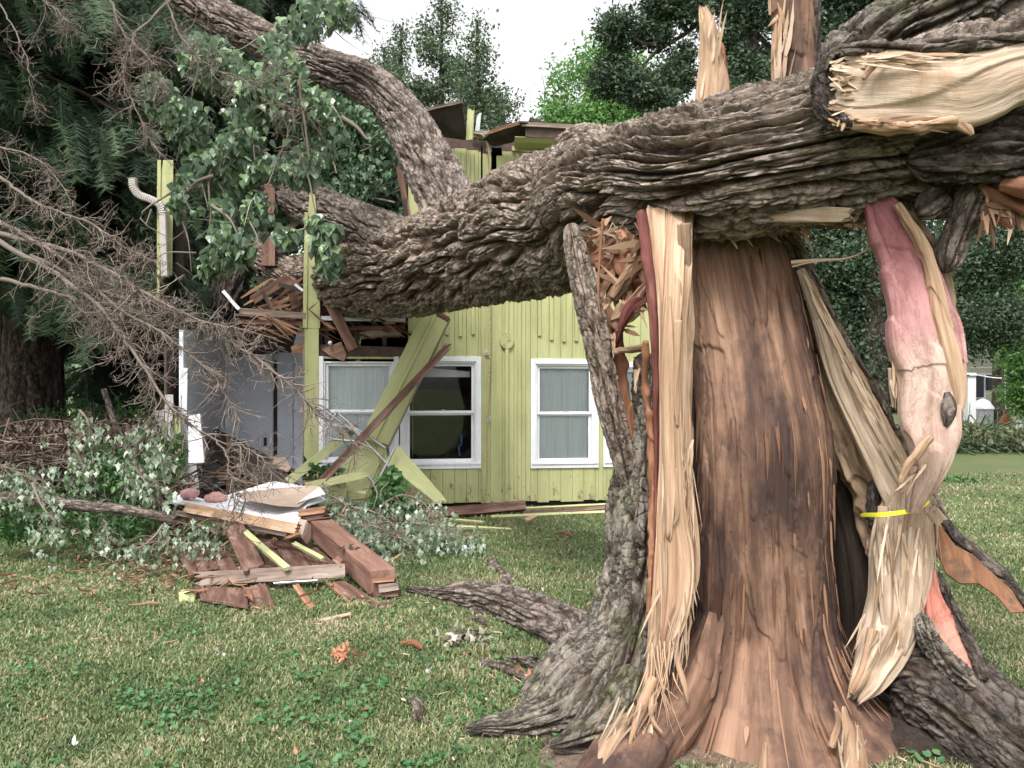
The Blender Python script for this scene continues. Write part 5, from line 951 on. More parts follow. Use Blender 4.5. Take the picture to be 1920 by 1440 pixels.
# flakes on the heartwood column
q = Sticks()
for k in range(150):
    z = random.uniform(.12, 2.25); a = random.uniform(-math.pi * .96, -.04 * math.pi); r_0 = float(np.interp(z, [h[1] for h in hw], [h[2] for h in hw])); r1 = r_0 + .012; l = random.uniform(.05, .32); w = random.uniform(.004, .022)
    f_ = (math.cos(a), math.sin(a), 0); pts = [(SX + math.cos(a) * (float(np.interp(z - l * t, [h[1] for h in hw], [h[2] for h in hw])) + .014 + .008 * t), 3.7 + .32 * max(0, z - l * t - 1.25) ** 1.2 + math.sin(a) * (float(np.interp(z - l * t, [h[1] for h in hw], [h[2] for h in hw])) + .014 + .008 * t), z - l * t) for t in np.linspace(0, 1, 6)]
    q.flat(pts, w, .005, f_, rnd=min(1, max(0, random.gauss(.32 + .35 * (a > -1.2) + .2 * (z < .6), .2))))
q.build('heartwood_flakes', M['chips_brown'], st, False)
# shreds on the torn face and under the trunk
shards('face_shreds', 40, (1552, 110, 1585, 235), (15, 45), 92, (3, 9), 3.0, M['chips'], ft, 14)
shards('face_shreds', 34, (1590, 222, 1800, 236), (20, 80), 88, (2, 7), 2.93, M['chips_orange'], ft, 10)
shards('face_shreds', 30, (1600, 100, 1900, 120), (40, 130), 90, (3, 8), 2.91, M['chips'], ft, 6)
shards('underside_shreds', 46, (1280, 410, 1600, 425), (20, 70), 72, (3, 9), lambda x, y: 3.72 - (x - 1280) * .0011, M['chips_orange'], ft, 35)
shards('underside_shreds', 50, (1840, 345, 1930, 400), (30, 100), 60, (5, 16), 3.1, M['chips_orange'], ft, 35)
shards('slab_shreds', 16, (1668, 600, 1690, 720), (30, 90), 4, (2, 6), 3.25, M['chips'], pk, 6)
shards('slab_shreds', 8, (1700, 870, 1740, 940), (20, 70), -25, (2, 7), 3.16, M['chips_orange'], pk, 30)
# ================================================================== FOLIAGE
def hang_M(n, tilt=.5, down=1.1):
    return rotmats(rng.uniform(0, 6.283, n), -rng.normal(down, tilt, n), rng.normal(0, .5, n))
def rand_M(n): return rotmats(rng.uniform(0, 6.283, n), rng.uniform(-1.5, 1.5, n), rng.uniform(-1.5, 1.5, n))
def blob_points(blobs, n):
    """blobs: (center, rx, ry, rz); points biased to the shell, in clusters"""
    vol = np.array([b[1] * b[2] * b[3] for b in blobs]) ** .67; pr = vol / vol.sum(); k = rng.choice(len(blobs), n, p=pr)
    d = rng.normal(size=(n, 3)); d /= np.linalg.norm(d, axis=1)[:, None]; r = rng.random(n) ** .45
    c = np.array([tuple(b[0]) for b in blobs])[k]; s = np.array([b[1:4] for b in blobs])[k]; return c + d * r[:, None] * s
def holes(p, sc, thr): return p[noise(p[:, 0] * sc, p[:, 1] * sc, p[:, 2] * sc) > thr]
# ---- background conifers / trees, each a thing
def trunk_tube(parent, x, y, r, h, mat, lean=(0, 0), name='trunk'):
    return tube(name, [(x, y, -.1, r * 1.25, r * 1.25), (x + lean[0] * .3, y + lean[1] * .3, h * .3, r, r), (x + lean[0] * .7, y, h * .7, r * .6, r * .6), (x + lean[0], y + lean[1], h, .03, .03)], mat, parent, nl=120, ns=40, disp=bark_disp(.02, .8))
CL = [clump(26, .065, .19, s) for s in range(3)]
def conifer(x, y, h, rad, label, n=2600, mat='cedar', z0=1.0, tm=None, r=.16, dens=1.0, name='cedar_tree', power=1.0, scl=1.0):
    t = thing(name, (x, y, 0), label, 'tree', None); trunk_tube(t, x, y, r, h, M['trunk_far'])
    lim = Sticks(); pos = []; nb = int(46 * dens)
    for k in range(nb):
        f = (k + rng.random()) / nb; z = z0 + (h - z0) * f; L_ = rad * (1 - f) ** power * rng.uniform(.55, 1.15) + .12; a = rng.uniform(0, 6.283)
        up = rng.uniform(.1, .5); p = np.array([[x, y, z], [x + math.cos(a) * L_ * .5, y + math.sin(a) * L_ * .5, z + up * L_ * .35], [x + math.cos(a) * L_, y + math.sin(a) * L_, z + up * L_ * .9]])
        q = spline(p, 8); lim.add(q, .035 * (1 - f) + .01, .006, 4)
        m = max(3, int(n / nb * (L_ / rad) * 1.6)); tt = rng.random(m) ** .6; b = np.stack([np.interp(tt, np.linspace(0, 1, 8), q[:, i]) for i in range(3)], -1)
        pos.append(b + rng.normal(size=(m, 3)) * np.array([.16, .16, .12]) * (L_ * .55 + .3))
    lim.build('limbs', M['trunk_far'], t); pos = np.vstack(pos)
    if tm is None:
        scatter('crown', CL[rng.integers(3)], pos, rand_M(len(pos)), rng.uniform(.6, 1.3, len(pos)) * scl, M[mat], t)
    return t
def YB(px, Y): return (px - 960) * Y / F
def ZB(py, Y): return CAMH - (py - 720) * Y / F
conifer(YB(828, 27), 27, ZB(-2, 27), 2.9, 'tall pointed cedar above the torn roof', 1500, power=.85, z0=6)
conifer(YB(895, 25), 25, ZB(38, 25), 2.0, 'second pointed cedar just right of the tallest one above the roof', 1000, power=.85, z0=6)
conifer(YB(752, 28), 28, ZB(52, 28), 1.8, 'shorter cedar top left of the tallest one', 750, power=.8, z0=7)
conifer(YB(935, 30), 30, ZB(165, 30), 1.9, 'low cedar crown at the right edge of the cedar group', 600, power=.6, z0=7)
conifer(YB(720, 31), 31, ZB(90, 31), 1.8, 'faint cedar top at the left edge of the cedar group', 550, power=.7, z0=8)
def broad(name, label, blobs, n, tmpl, size, mat, trunk=None, group=None, cat='tree', hole=(.5, -.12), M_=None, limbs=14):
    c0 = np.mean([np.array(tuple(b[0])) for b in blobs], 0); x, y = (trunk or (c0[0], c0[1]))
    t = thing(name, (x, y, 0), label, cat, group); top = max(b[0][2] for b in blobs)
    trunk_tube(t, x, y, .10 + top * .012, top, M['trunk_far']); s = Sticks()
    for k in range(limbs):
        b = blobs[k % len(blobs)]; e = np.array(tuple(b[0])) + rng.normal(size=3) * np.array(b[1:4]) * .5; st_ = np.array([x, y, top * rng.uniform(.3, .8)]); mid = (st_ + e) / 2 + rng.normal(size=3) * .2
        s.add(spline([st_, mid, e], 8), .05, .01, 5)
    s.build('limbs', M['trunk_far'], t); p = holes(blob_points(blobs, n), *hole)
    scatter('crown', tmpl, p, M_(len(p)) if M_ else rand_M(len(p)), rng.uniform(.7, 1.3, len(p)) * size, M[mat], t); return t
def B(px, py, Y, rpx, ry=None, rz=None): r = rpx * Y / F; return (P(px, py, Y), r, ry if ry else r, (rz * Y / F) if rz else r)
LC = [clump(10, .10, .22, 20 + s) for s in range(2)]
broad('birch_tree', 'airy light green tree behind the roof right of the cedars', [B(1080, 180, 30, 60), B(1140, 150, 30, 70), B(1060, 230, 30, 50), B(1200, 200, 30, 60), B(1120, 260, 30, 90)], 3000, LC[0], 1.0, 'light_tree', hole=(.6, -.25))
# dark pine reaching in from the right
pt = thing('pine_tree', (YB(1408, 13), 13, 0), 'tall dark pine with a bare thin trunk behind the fallen trunk, limb reaching left', 'tree')
trunk_tube(pt, YB(1408, 13), 13, .15, 14, M['trunk_far'])
s = Sticks(); q = []
for pl in ([(1400, 12), (1340, 22), (1290, 60), (1250, 85), (1215, 110), (1195, 150), (1205, 180)], [(1250, 85), (1200, 80), (1170, 55), (1150, 40)], [(1290, 60), (1260, 20), (1240, -20)], [(1205, 140), (1170, 150), (1120, 110)], [(1400, 60), (1350, 110), (1310, 130)], [(1215, 130), (1230, 175), (1260, 200)], [(1400, -40), (1330, -50), (1270, -30)], [(1415, 90), (1370, 150), (1360, 180)], [(1415, 60), (1460, 100), (1500, 90)], [(1415, 0), (1470, 30), (1520, 10)]):
    c = spline([tuple(P(a, b, 13)) for a, b in pl], 10); s.add(c, .05, .015, 6); q.append(c)
s.build('limbs', M['trunk_far'], pt)
pb = blob_points([B(1165, 60, 13, 42, rz=30), B(1215, 65, 13, 40, rz=30), B(1150, 140, 13, 50, rz=34), B(1120, 110, 13, 26, rz=20), B(1200, 175, 13, 44, rz=26), B(1255, 150, 13, 30, rz=22), B(1245, 15, 13, 40, rz=22), B(1310, 30, 13, 50, rz=26), B(1290, 115, 13, 26, rz=30), B(1260, 200, 13, 40, rz=20), B(1385, 100, 13, 40, rz=60), B(1460, 60, 13, 60, rz=50), B(1390, 10, 13, 60, rz=40), B(1370, 190, 13, 50, rz=30), B(1330, -20, 13, 90, rz=30), B(1430, 160, 13, 40, rz=40), B(1295, 175, 13, 20, rz=30)], 9000)
CP = clump(26, .032, .08, 77); pb = holes(pb, 1.7, .07)
scatter('crown', CP, pb, rand_M(len(pb)), rng.uniform(.7, 1.4, len(pb)), M['darkpine'], pt)
# dark trees on the right
CP2 = clump(30, .045, .17, 78)
broad('dark_evergreen', 'dark evergreen filling the top right behind the snapped trunk', [B(1600, 40, 15, 110), B(1720, -10, 15, 130), B(1560, 130, 15, 90), B(1500, -40, 15, 120)], 4200, CP2, 1.0, 'darkpine', trunk=(YB(1640, 15), 15), hole=(1.1, .05))
broad('dark_evergreen', 'dark evergreen showing between the stump and the hanging pink slab', [B(1600, 480, 16, 130), B(1640, 620, 16, 130, rz=150), B(1560, 560, 16, 120, rz=160), B(1680, 500, 16, 90, rz=120), B(1560, 700, 16, 130, rz=60)], 8500, CP2, 1.0, 'darkpine', trunk=(YB(1590, 16), 16), hole=(1.4, .02))
broad('dark_evergreen', 'dark tree at the right edge above the far yard', [B(1870, 600, 19, 90, rz=50), B(1810, 640, 19, 50, rz=40), B(1850, 490, 19, 90, rz=50), B(1900, 400, 19, 100, rz=60)], 2600, CP2, 1.0, 'darkpine', trunk=(YB(1760, 19), 19), hole=(1.1, .0))
broad('leafy_tree', 'bright leafy tree at the right edge behind the dark one', [B(1890, 520, 26, 80), B(1830, 540, 26, 60), B(1910, 640, 24, 40), B(1860, 500, 28, 120)], 2600, LC[1], 1.0, 'light_tree', hole=(.7, -.25))
broad('leafy_bush', 'round green bush at the right edge beside the far house', [B(1925, 680, 22, 30), B(1940, 740, 22, 40)], 1300, LC[0], .7, 'light_tree', hole=(.7, -.4), cat='bush')
# far tree belt, each tree its own
blts = [(-60, 48, 15, 'dense green tree far behind the left lawn'), (80, 55, 14, 'tall green tree far left behind the spruce'), (230, 50, 14, 'green tree far behind the big spruce'), (560, 46, 9.5, 'pale green treetop above the upper limb'), (640, 50, 9, 'light tree far behind the upper limb, right one'), (1260, 52, 8, 'low tree far behind the pine'), (1480, 50, 10, 'tall far tree behind the spar'), (1660, 45, 10, 'far tree behind the dark evergreen between stump and slab'), (1780, 42, 9, 'far tree left of the distant house'), (1930, 40, 10, 'far tree over the distant house'), (400, 44, 9, 'far tree behind the crushed corner')]
for k, (px, Y, h, lb) in enumerate(blts):
    x = YB(px, Y); broad('far_tree', lb, [((x, Y, h * .68), 4.0, 3, h * .3), ((x - 2.5, Y, h * .45), 3.2, 3, h * .25), ((x + 2.5, Y, h * .4), 3.2, 3, h * .25), ((x, Y, h * .25), 4.5, 3, h * .22)], 2600, clump(12, .22, .45, 90 + k), 1.0, 'poplar_far' if k % 3 else 'light_tree', hole=(.35, -.3), limbs=6)
# ---- fallen poplar crown behind the house top
def leafmass(name, label, blobs, n, size, mat, tmpl=LEAF, cat='foliage', hole=(1.5, -.15), M_=hang_M, branches=None, group=None, br=.02):
    c0 = blobs[0][0]; t = thing(name, c0, label, cat, group); s = Sticks()
    for k in range(len(blobs) * 3):
        b = blobs[k % len(blobs)]; a = np.array(tuple(b[0])) + rng.normal(size=3) * np.array(b[1:4]) * .5; e = a + rng.normal(size=3) * np.array(b[1:4]) * .8 - [0, 0, .2]; s.add(spline([a, (a + e) / 2 + rng.normal(size=3) * .06, e], 8), br * .5, br * .15, 4)
    for pl in (branches or []): s.add(spline([tuple(P(*q)) for q in pl], 16), br, br * .35, 6)
    s.build('branches', M['twig'], t); p = holes(blob_points(blobs, n), *hole)
    scatter('leaves', tmpl, p, M_(len(p)), rng.uniform(.6, 1.25, len(p)) * size, M[mat], t); return t
leafmass('fallen_treetop', 'greyish green crown of the fallen tree seen between the two limbs', [B(690, 350, 11.5, 70, .8), B(640, 300, 11.5, 70, .8), B(720, 280, 11.5, 40, .6), B(600, 330, 11.5, 60, .8), B(650, 380, 11.2, 60, .6), B(610, 230, 11.5, 60, .8), B(550, 400, 11.2, 40, .5), B(680, 240, 11.5, 40, .5)], 15000, .085, 'poplar_far', branches=[[(640, 220, 11), (670, 240, 11), (690, 262, 11), (710, 250, 11)], [(620, 300, 11), (670, 360, 11), (740, 380, 11)]], hole=(1.2, -.3), br=.04)
# ---- hanging poplar branch in front of the broken corner
PL = [B(400, 330, 7.4, 60, .35, 50), B(470, 290, 7.3, 70, .4, 60), B(400, 400, 7.3, 55, .3, 40), B(430, 460, 7.2, 50, .3, 45), B(380, 490, 7.2, 30, .25, 30), B(490, 400, 7.3, 30, .3, 45), B(350, 230, 7.6, 50, .4, 50), B(480, 180, 7.4, 70, .4, 60), B(540, 130, 7.2, 40, .3, 40), B(570, 200, 7.3, 60, .4, 45), B(590, 260, 7.3, 50, .35, 50), B(400, 120, 7.8, 60, .5, 50), B(560, 320, 7.3, 40, .3, 30), B(300, 180, 8, 30, .4, 40), B(350, 370, 7.3, 30, .25, 50)]
leafmass('poplar_branch', 'leafy poplar branch with heart shaped leaves hanging over the crushed corner', PL, 6200, .086, 'poplar', hole=(2.2, -.12), br=.02,
         branches=[[(500, 120, 7.3), (480, 200, 7.3), (440, 260, 7.2), (400, 310, 7.2), (391, 350, 7.15), (396, 400, 7.15), (390, 440, 7.1)], [(400, 330, 7.15), (370, 340, 7.1), (350, 360, 7.1)], [(560, 150, 7.2), (570, 220, 7.2), (580, 300, 7.1)], [(396, 385, 7.1), (430, 410, 7.1), (450, 450, 7.1)]])
leafmass('poplar_branch', 'small leafy twig hanging in front of the tall corner post', [B(605, 450, 7.0, 26, .15, 34), B(618, 490, 7.0, 20, .15, 36), B(540, 440, 7.0, 28, .15, 16), B(590, 415, 7.0, 14, .15, 16), B(625, 430, 7.0, 14, .12, 16)], 330, .105, 'poplar', hole=(2.2, -.5), br=.012, branches=[[(560, 285, 7.1), (580, 340, 7.1), (592, 400, 7.0), (612, 440, 7.0), (622, 480, 7.0)], [(600, 420, 7.0), (560, 432, 7.0), (520, 440, 7.0)]])
leafmass('poplar_branch', 'leafy sprig poking up beside the upper limb at the top left', [B(610, 20, 7.6, 60, .4, 30), B(560, 60, 7.6, 40, .3, 30), B(650, 5, 7.6, 20, .3, 20), B(520, 90, 7.3, 30, .3, 25)], 420, .10, 'poplar', hole=(2, -.3), br=.01)
# ---- big spruce on the left
sp = thing('spruce_tree', (YB(60, 11.5), 11.5, 0), 'large dark spruce with drooping boughs filling the left side and dead lower branches', 'tree')
sx, sy = YB(60, 11.5), 11.5; bm2 = M['trunk_warm']
tube('trunk', [(sx, sy, -.1, .42, .42), (sx, sy, 3, .34, .34), (sx + .1, sy, 10, .2, .2), (sx, sy, 16, .03, .03)], bm2, sp, nl=260, ns=80, disp=bark_disp(.03, .8))
SPR = [sprig(30, .55, s) for s in range(4)]
def spruce_boughs(parent, x, y, zs, rad, nb, per, seed, name='boughs'):
    r = np.random.default_rng(seed); s = Sticks(); pos = []; yaw = []
    for k in range(nb):
        z = r.uniform(*zs); a = r.uniform(0, 6.283); L_ = rad * r.uniform(.55, 1.1); d = np.array([math.cos(a), math.sin(a), 0])
        p = [np.array([x, y, z]), np.array([x, y, z]) + d * L_ * .5 + [0, 0, -.05 * L_], np.array([x, y, z]) + d * L_ + [0, 0, -.28 * L_ + .1]]
        q = spline(p, 12); s.add(q, .045, .012, 5); m = per; t = r.uniform(.12, 1.0, m); c = np.stack([np.interp(t, np.linspace(0, 1, 12), q[:, i]) for i in range(3)], -1)
        side = np.array([-d[1], d[0], 0]); w_ = r.uniform(-1, 1, m) * (.55 + .35 * (1 - t)); c = c + side[None] * w_[:, None]; c[:, 2] -= np.abs(w_) * .25 + r.uniform(0, .25, m)
        pos.append(c); yaw.append(np.full(m, a - 1.57) - w_ * 1.1 + r.normal(0, .3, m))
    s.build(name, M['trunk_far'], parent); pos = np.vstack(pos); yaw = np.concatenate(yaw); o = []
    for k in range(4):
        i = np.arange(k, len(pos), 4); n_ = len(i); o.append((pos[i], rotmats(yaw[i], -r.uniform(.5, 1.35, n_), r.normal(0, .4, n_))))
    return o
def build_sprigs(parent, o, mat, name='needles', sc=1.0):
    for k, (p, m_) in enumerate(o): scatter(name, SPR[k], p, m_, rng.uniform(.7, 1.3, len(p)) * sc, M[mat], parent)
build_sprigs(sp, spruce_boughs(sp, sx, sy, (3.5, 9.5), 3.3, 120, 95, 5), 'spruce')
sp2 = thing('spruce_tree', (YB(-160, 9), 9, 0), 'near spruce whose boughs enter at the left edge', 'tree'); trunk_tube(sp2, YB(-160, 9), 9, .3, 14, bm2)
build_sprigs(sp2, spruce_boughs(sp2, YB(-160, 9), 9, (3.4, 7.5), 2.0, 60, 60, 6), 'spruce')
sp3 = thing('spruce_tree', (YB(430, 14.5), 14.5, 0), 'taller spruce behind the poplar leaves at the top left', 'tree'); trunk_tube(sp3, YB(380, 14.5), 14.5, .3, 16, bm2)
build_sprigs(sp3, spruce_boughs(sp3, YB(400, 14.5), 14.5, (4.6, 13), 2.5, 90, 80, 7), 'spruce', sc=1.1)
sp4 = thing('spruce_tree', (YB(210, 15.5), 15.5, 0), 'dark spruce standing behind the first one beside the downspout', 'tree'); trunk_tube(sp4, YB(210, 15.5), 15.5, .3, 16, bm2)
build_sprigs(sp4, spruce_boughs(sp4, YB(280, 15.5), 15.5, (2.0, 12), 2.6, 130, 80, 8), 'darkpine', sc=1.2)
for px, lb in ((20, 'leftmost bare tree trunk behind the brush pile'), (88, 'bare trunk right of the leftmost one behind the brush pile')):
    t = tube('bare_tree', [(YB(px, 12.6), 12.6, -.1, .30, .3), (YB(px, 12.6), 12.6, 1.5, .24, .24), (YB(px - 6, 12.6), 12.6, 4, .2, .2)], bm2, None, nl=200, ns=90, disp=bark_disp(.03, .8)); tag(t, lb, 'tree')
# ---- dead boughs (part of the near spruce)
def dead_bough(pl, parent, r0=.03, ntw=60, tl=(.2, .7), seed=0, spread=1.0, curl=1.0, droop=.5, lab=None, fwd=0.0):
    r = np.random.default_rng(seed); s = Sticks(); q = spline([tuple(P(*a)) for a in pl], 40); q = q + np.cumsum(r.normal(size=q.shape) * .006, 0); r0 = r0 * .72; s.add(q, r0, r0 * .2, 6, .35)
    n = len(q)
    def twig(p, d, L_, rad, lvl):
        k = 7; pts = [p]; dd = d / np.linalg.norm(d); cv = r.normal(size=3) * .28 * curl
        for i in range(k): dd = dd + cv * .5 + r.normal(size=3) * .13 + np.array([0, 0, -.10 * droop]); dd /= np.linalg.norm(dd); pts.append(pts[-1] + dd * L_ / k)
        s.add(pts, max(rad, .0020), max(rad * .35, .0013), 4 if lvl == 0 else 3)
        if lvl < 2 and L_ > .12:
            for j in range(r.integers(2, 5) if lvl == 0 else r.integers(1, 4)):
                i = r.integers(1, k); twig(pts[i], dd * .6 + r.normal(size=3) * .6, L_ * r.uniform(.3, .6), rad * .6, lvl + 1)
    for k in range(ntw):
        t = r.uniform(.12, 1) ** .8; i = min(n - 2, int(t * (n - 1))); tan = q[i + 1] - q[i]; tan /= np.linalg.norm(tan)
        d = tan * .8 + r.normal(size=3) * np.array([.6, .5, .6]) * spread + np.array([0, -fwd, -droop * .5]); L_ = r.uniform(*tl) * (1.15 - .55 * t); twig(q[i], d, L_, max(r0 * .2, .0035), 0)
    return tag(s.build('dead_bough', M['twig_dead'], parent), lab)
DB = [([(-60, 250, 7.5), (60, 300, 7.2), (110, 350, 7.0), (150, 400, 6.9)], .02, 22), ([(-60, 380, 7.2), (60, 450, 6.9), (150, 500, 6.8), (240, 545, 6.7), (300, 575, 6.6)], .035, 60),
      ([(-40, 300, 7.4), (80, 390, 7.1), (180, 430, 6.9), (250, 475, 6.8), (300, 500, 6.7)], .03, 60), ([(-40, 430, 7.0), (80, 500, 6.8), (180, 570, 6.6), (250, 650, 6.4), (310, 740, 6.2), (360, 790, 6.1), (410, 825, 6.0), (450, 832, 6.0)], .04, 50),
      ([(0, 440, 7.0), (150, 480, 6.8), (260, 540, 6.6), (370, 600, 6.4), (470, 660, 6.2), (540, 710, 6.1), (600, 770, 6.0), (680, 840, 5.9)], .035, 90), ([(60, 480, 6.9), (200, 540, 6.7), (300, 560, 6.5), (400, 590, 6.3), (470, 600, 6.2), (530, 615, 6.2)], .028, 70),
      ([(0, 520, 6.9), (130, 560, 6.7), (220, 620, 6.5), (280, 700, 6.4), (300, 760, 6.3)], .03, 46), ([(150, 520, 6.8), (250, 580, 6.5), (340, 630, 6.3), (420, 700, 6.2), (470, 780, 6.1)], .025, 60), ([(410, 825, 6.0), (430, 860, 5.95), (438, 910, 5.9), (435, 975, 5.9)], .012, 14), ([(430, 830, 6.0), (480, 850, 5.95), (510, 870, 5.9), (523, 905, 5.9)], .012, 14),
      ([(450, 832, 6.0), (462, 880, 5.9), (463, 930, 5.9), (460, 985, 5.85)], .010, 8),
      ([(320, 0, 7.0), (260, 60, 6.9), (235, 130, 6.9), (250, 200, 6.8), (290, 290, 6.8)], .02, 46), ([(200, -20, 7.0), (230, 60, 6.9), (270, 100, 6.8), (300, 160, 6.8)], .018, 36), ([(0, 10, 7.2), (30, 90, 7.1), (45, 160, 7.0), (58, 225, 7.0)], .012, 14), ([(310, -10, 7.0), (350, 80, 6.9), (400, 130, 6.8), (480, 150, 6.8), (520, 120, 6.8)], .016, 34), ([(60, -20, 7.0), (110, 30, 6.9), (105, 60, 6.9)], .012, 16), ([(500, 350, 6.9), (540, 220, 6.9), (520, 130, 6.9)], .010, 16)]
for k, (pl, r0, nt_) in enumerate(DB): dead_bough(pl, sp2 if pl[0][0] < 170 else sp, r0, int(nt_ * 1.9), seed=k, spread=.9, droop=.55 if k > 3 else .35, tl=(.14, .5), curl=1.5)
# ---- brush pile & bushes on the left
def brush(name, label, px0, px1, Y0, Y1, h, n, mat='brush', rad=(.004, .016), L_=(.4, 1.4), cat='brush pile'):
    x0, x1 = YB(px0, (Y0 + Y1) / 2), YB(px1, (Y0 + Y1) / 2); t = thing(name, ((x0 + x1) / 2, (Y0 + Y1) / 2, 0), label, cat); s = Sticks(); r = rng
    for k in range(n):
        u, v_ = r.random(), r.random(); top = h * (1 - (2 * u - 1) ** 4) * (.55 + .45 * noise(np.array([u * 5]), np.array([v_ * 3]), np.array([.3]))[0] + .2)
        c = np.array([x0 + (x1 - x0) * u, Y0 + (Y1 - Y0) * v_, top * r.random()]); d = r.normal(size=3) * [1, .6, .35]; d /= np.linalg.norm(d); l = r.uniform(*L_)
        s.add(spline([c - d * l / 2, c + r.normal(size=3) * .06, c + d * l / 2 + [0, 0, -.05]], 7), r.uniform(*rad), .003, 4)
    s.build('sticks', M[mat], t); return t, (x0, x1, Y0, Y1, h)
bp, bb = brush('brush_pile', 'dark brush pile of sticks and wilted leaves below the spruce', -60, 330, 7.9, 9.8, 1.25, 1500)
n_ = 5200; p = np.stack([rng.uniform(bb[0], bb[1], n_), rng.uniform(bb[2] - .1, bb[3], n_), rng.uniform(0, 1.15, n_)], -1); scatter('wilted_leaves', OVAL, p, hang_M(n_), rng.uniform(.04, .09, n_), M['brush'], bp)
def silver(label, pl, n=60, size=.058, seed=0, rad=.012, spread=.12, grp='silver leaved maple twigs'):
    """drooping clusters of pale leaves along a branch"""
    r = np.random.default_rng(seed); q = spline([tuple(P(*a)) for a in pl], 24); t = thing('maple_branch', Vector(q[0]), label, 'branch', None); s = Sticks(); s.add(q, rad, rad * .4, 5); pos = []
    for k in range(n):
        i = r.integers(2, 24); d = r.normal(size=3) * [1, .7, .4] * spread * 1.0; e = q[i] + d + [0, 0, -abs(r.normal()) * .05]; s.add(spline([q[i], (q[i] + e) / 2 + [0, 0, .03], e], 5), rad * .3, .002, 3)
        for j in range(r.integers(5, 9)): pos.append(e + r.normal(size=3) * .026 + [0, 0, -j * .016])
    s.build('twigs', M['twig'], t); pos = np.array(pos); m_ = len(pos)
    scatter('leaves', MAPLE3, pos, rotmats(r.uniform(0, 6.28, m_), -r.uniform(1.0, 1.7, m_), r.normal(0, .4, m_)), r.uniform(.7, 1.25, m_) * size, M['silver'], t); return t
silver('silvery leaf cluster hanging at the lower left edge', [(-30, 860, 6.7), (20, 880, 6.6), (60, 900, 6.5), (95, 925, 6.5)], 55, seed=1)
silver('silvery leaf spray in front of the log on the lower left', [(60, 905, 6.4), (80, 950, 6.35), (110, 985, 6.3), (120, 1010, 6.3)], 20, seed=2)
silver('tall silvery spray hanging beside the left corner board', [(250, 800, 6.8), (275, 810, 6.7), (285, 840, 6.7), (300, 870, 6.7)], 34, seed=3, size=.075)
silver('silvery spray below the corner board spray', [(255, 880, 6.6), (270, 900, 6.5), (285, 925, 6.5)], 26, seed=4)
silver('pale leaf tuft in the middle of the brush pile', [(150, 770, 7.4), (165, 790, 7.3), (170, 830, 7.3), (175, 870, 7.2)], 24, seed=5, size=.066)
silver('pale leaf tuft lower in the brush pile', [(140, 840, 7.2), (150, 860, 7.1), (165, 890, 7.0)], 22, seed=6)
silver('silvery leaf cluster left of the plank panel', [(345, 985, 6.5), (375, 985, 6.45), (405, 1000, 6.4)], 24, seed=7)
silver('silvery twig lying on the grass left of the rubble', [(305, 985, 6.3), (290, 1005, 6.2), (265, 1025, 6.1), (250, 1030, 6.05)], 20, seed=8)
silver('silvery leaf tuft at the foot of the bushes', [(185, 965, 6.6), (198, 980, 6.5), (202, 1010, 6.4)], 14, seed=9)
silver('big silvery spray lying right of the beam, nearest the wall', [(620, 930, 8.3), (660, 950, 8.0), (700, 960, 7.8), (740, 985, 7.5)], 70, seed=10, size=.066, spread=.16)
silver('big silvery spray lying right of the beam, lower middle', [(640, 985, 7.3), (690, 985, 7.2), (735, 1000, 7.0), (770, 1020, 6.8)], 90, seed=11, size=.066, spread=.18)
silver('silvery spray reaching right over the dark timber', [(690, 970, 7.8), (745, 930, 8.0), (790, 940, 7.9), (815, 975, 7.6)], 50, seed=12, size=.066, spread=.14)
silver('silvery spray ending beside the white gutter piece', [(760, 980, 7.4), (810, 985, 7.2), (840, 1000, 7.1), (860, 1005, 7.0)], 46, seed=13, size=.07, spread=.12)
silver('small silvery twig just right of the drywall', [(605, 905, 8.3), (615, 925, 8.2), (622, 945, 8.1)], 22, seed=14, size=.066, spread=.1)
silver('tiny silvery twig tip on the lawn behind the gutter piece', [(872, 1010, 7.0), (890, 1005, 7.0), (900, 1012, 7.0)], 8, seed=15, size=.06, spread=.06)
# green bushes
leafmass('shrub', 'leafy green shrub growing against the left corner board', [B(310, 860, 7.4, 35, .3, 50), B(250, 900, 7.3, 60, .3, 40), B(200, 890, 7.5, 60, .4, 60)], 1100, .075, 'shrub', OVAL, 'shrub', hole=(2, -.2), M_=rand_M)
leafmass('shrub', 'low green shrub along the lower left under the fallen log', [B(60, 960, 6.9, 90, .4, 50), B(170, 980, 6.9, 70, .4, 40), B(250, 970, 7.0, 60, .4, 40), B(20, 1000, 6.8, 70, .3, 30)], 2200, .06, 'shrub', OVAL, 'shrub', hole=(2, -.2), M_=rand_M)
leafmass('shrub', 'green seedling bush in front of the fallen siding panel', [B(730, 920, 8.2, 34, .2, 28), B(720, 950, 8.1, 36, .2, 22), B(760, 950, 8.1, 24, .2, 16), B(735, 895, 8.2, 16, .15, 18)], 260, .09, 'shrub', LEAF, 'shrub', hole=(2, -.5), M_=rand_M)
leafmass('shrub', 'creeper leaves climbing at the foot of the corner post', [B(580, 885, 8.7, 20, .15, 24), B(620, 880, 8.8, 26, .15, 12)], 90, .08, 'shrub', LEAF, 'shrub', hole=(2, -.5), M_=rand_M)
leafmass('shrub', 'dark undergrowth behind the brush pile', [B(140, 800, 10.5, 130, .6, 50), B(30, 820, 10.5, 90, .6, 40), B(260, 800, 10.3, 60, .5, 70)], 2600, .07, 'shrub', OVAL, 'shrub', hole=(1.5, -.2), M_=rand_M)
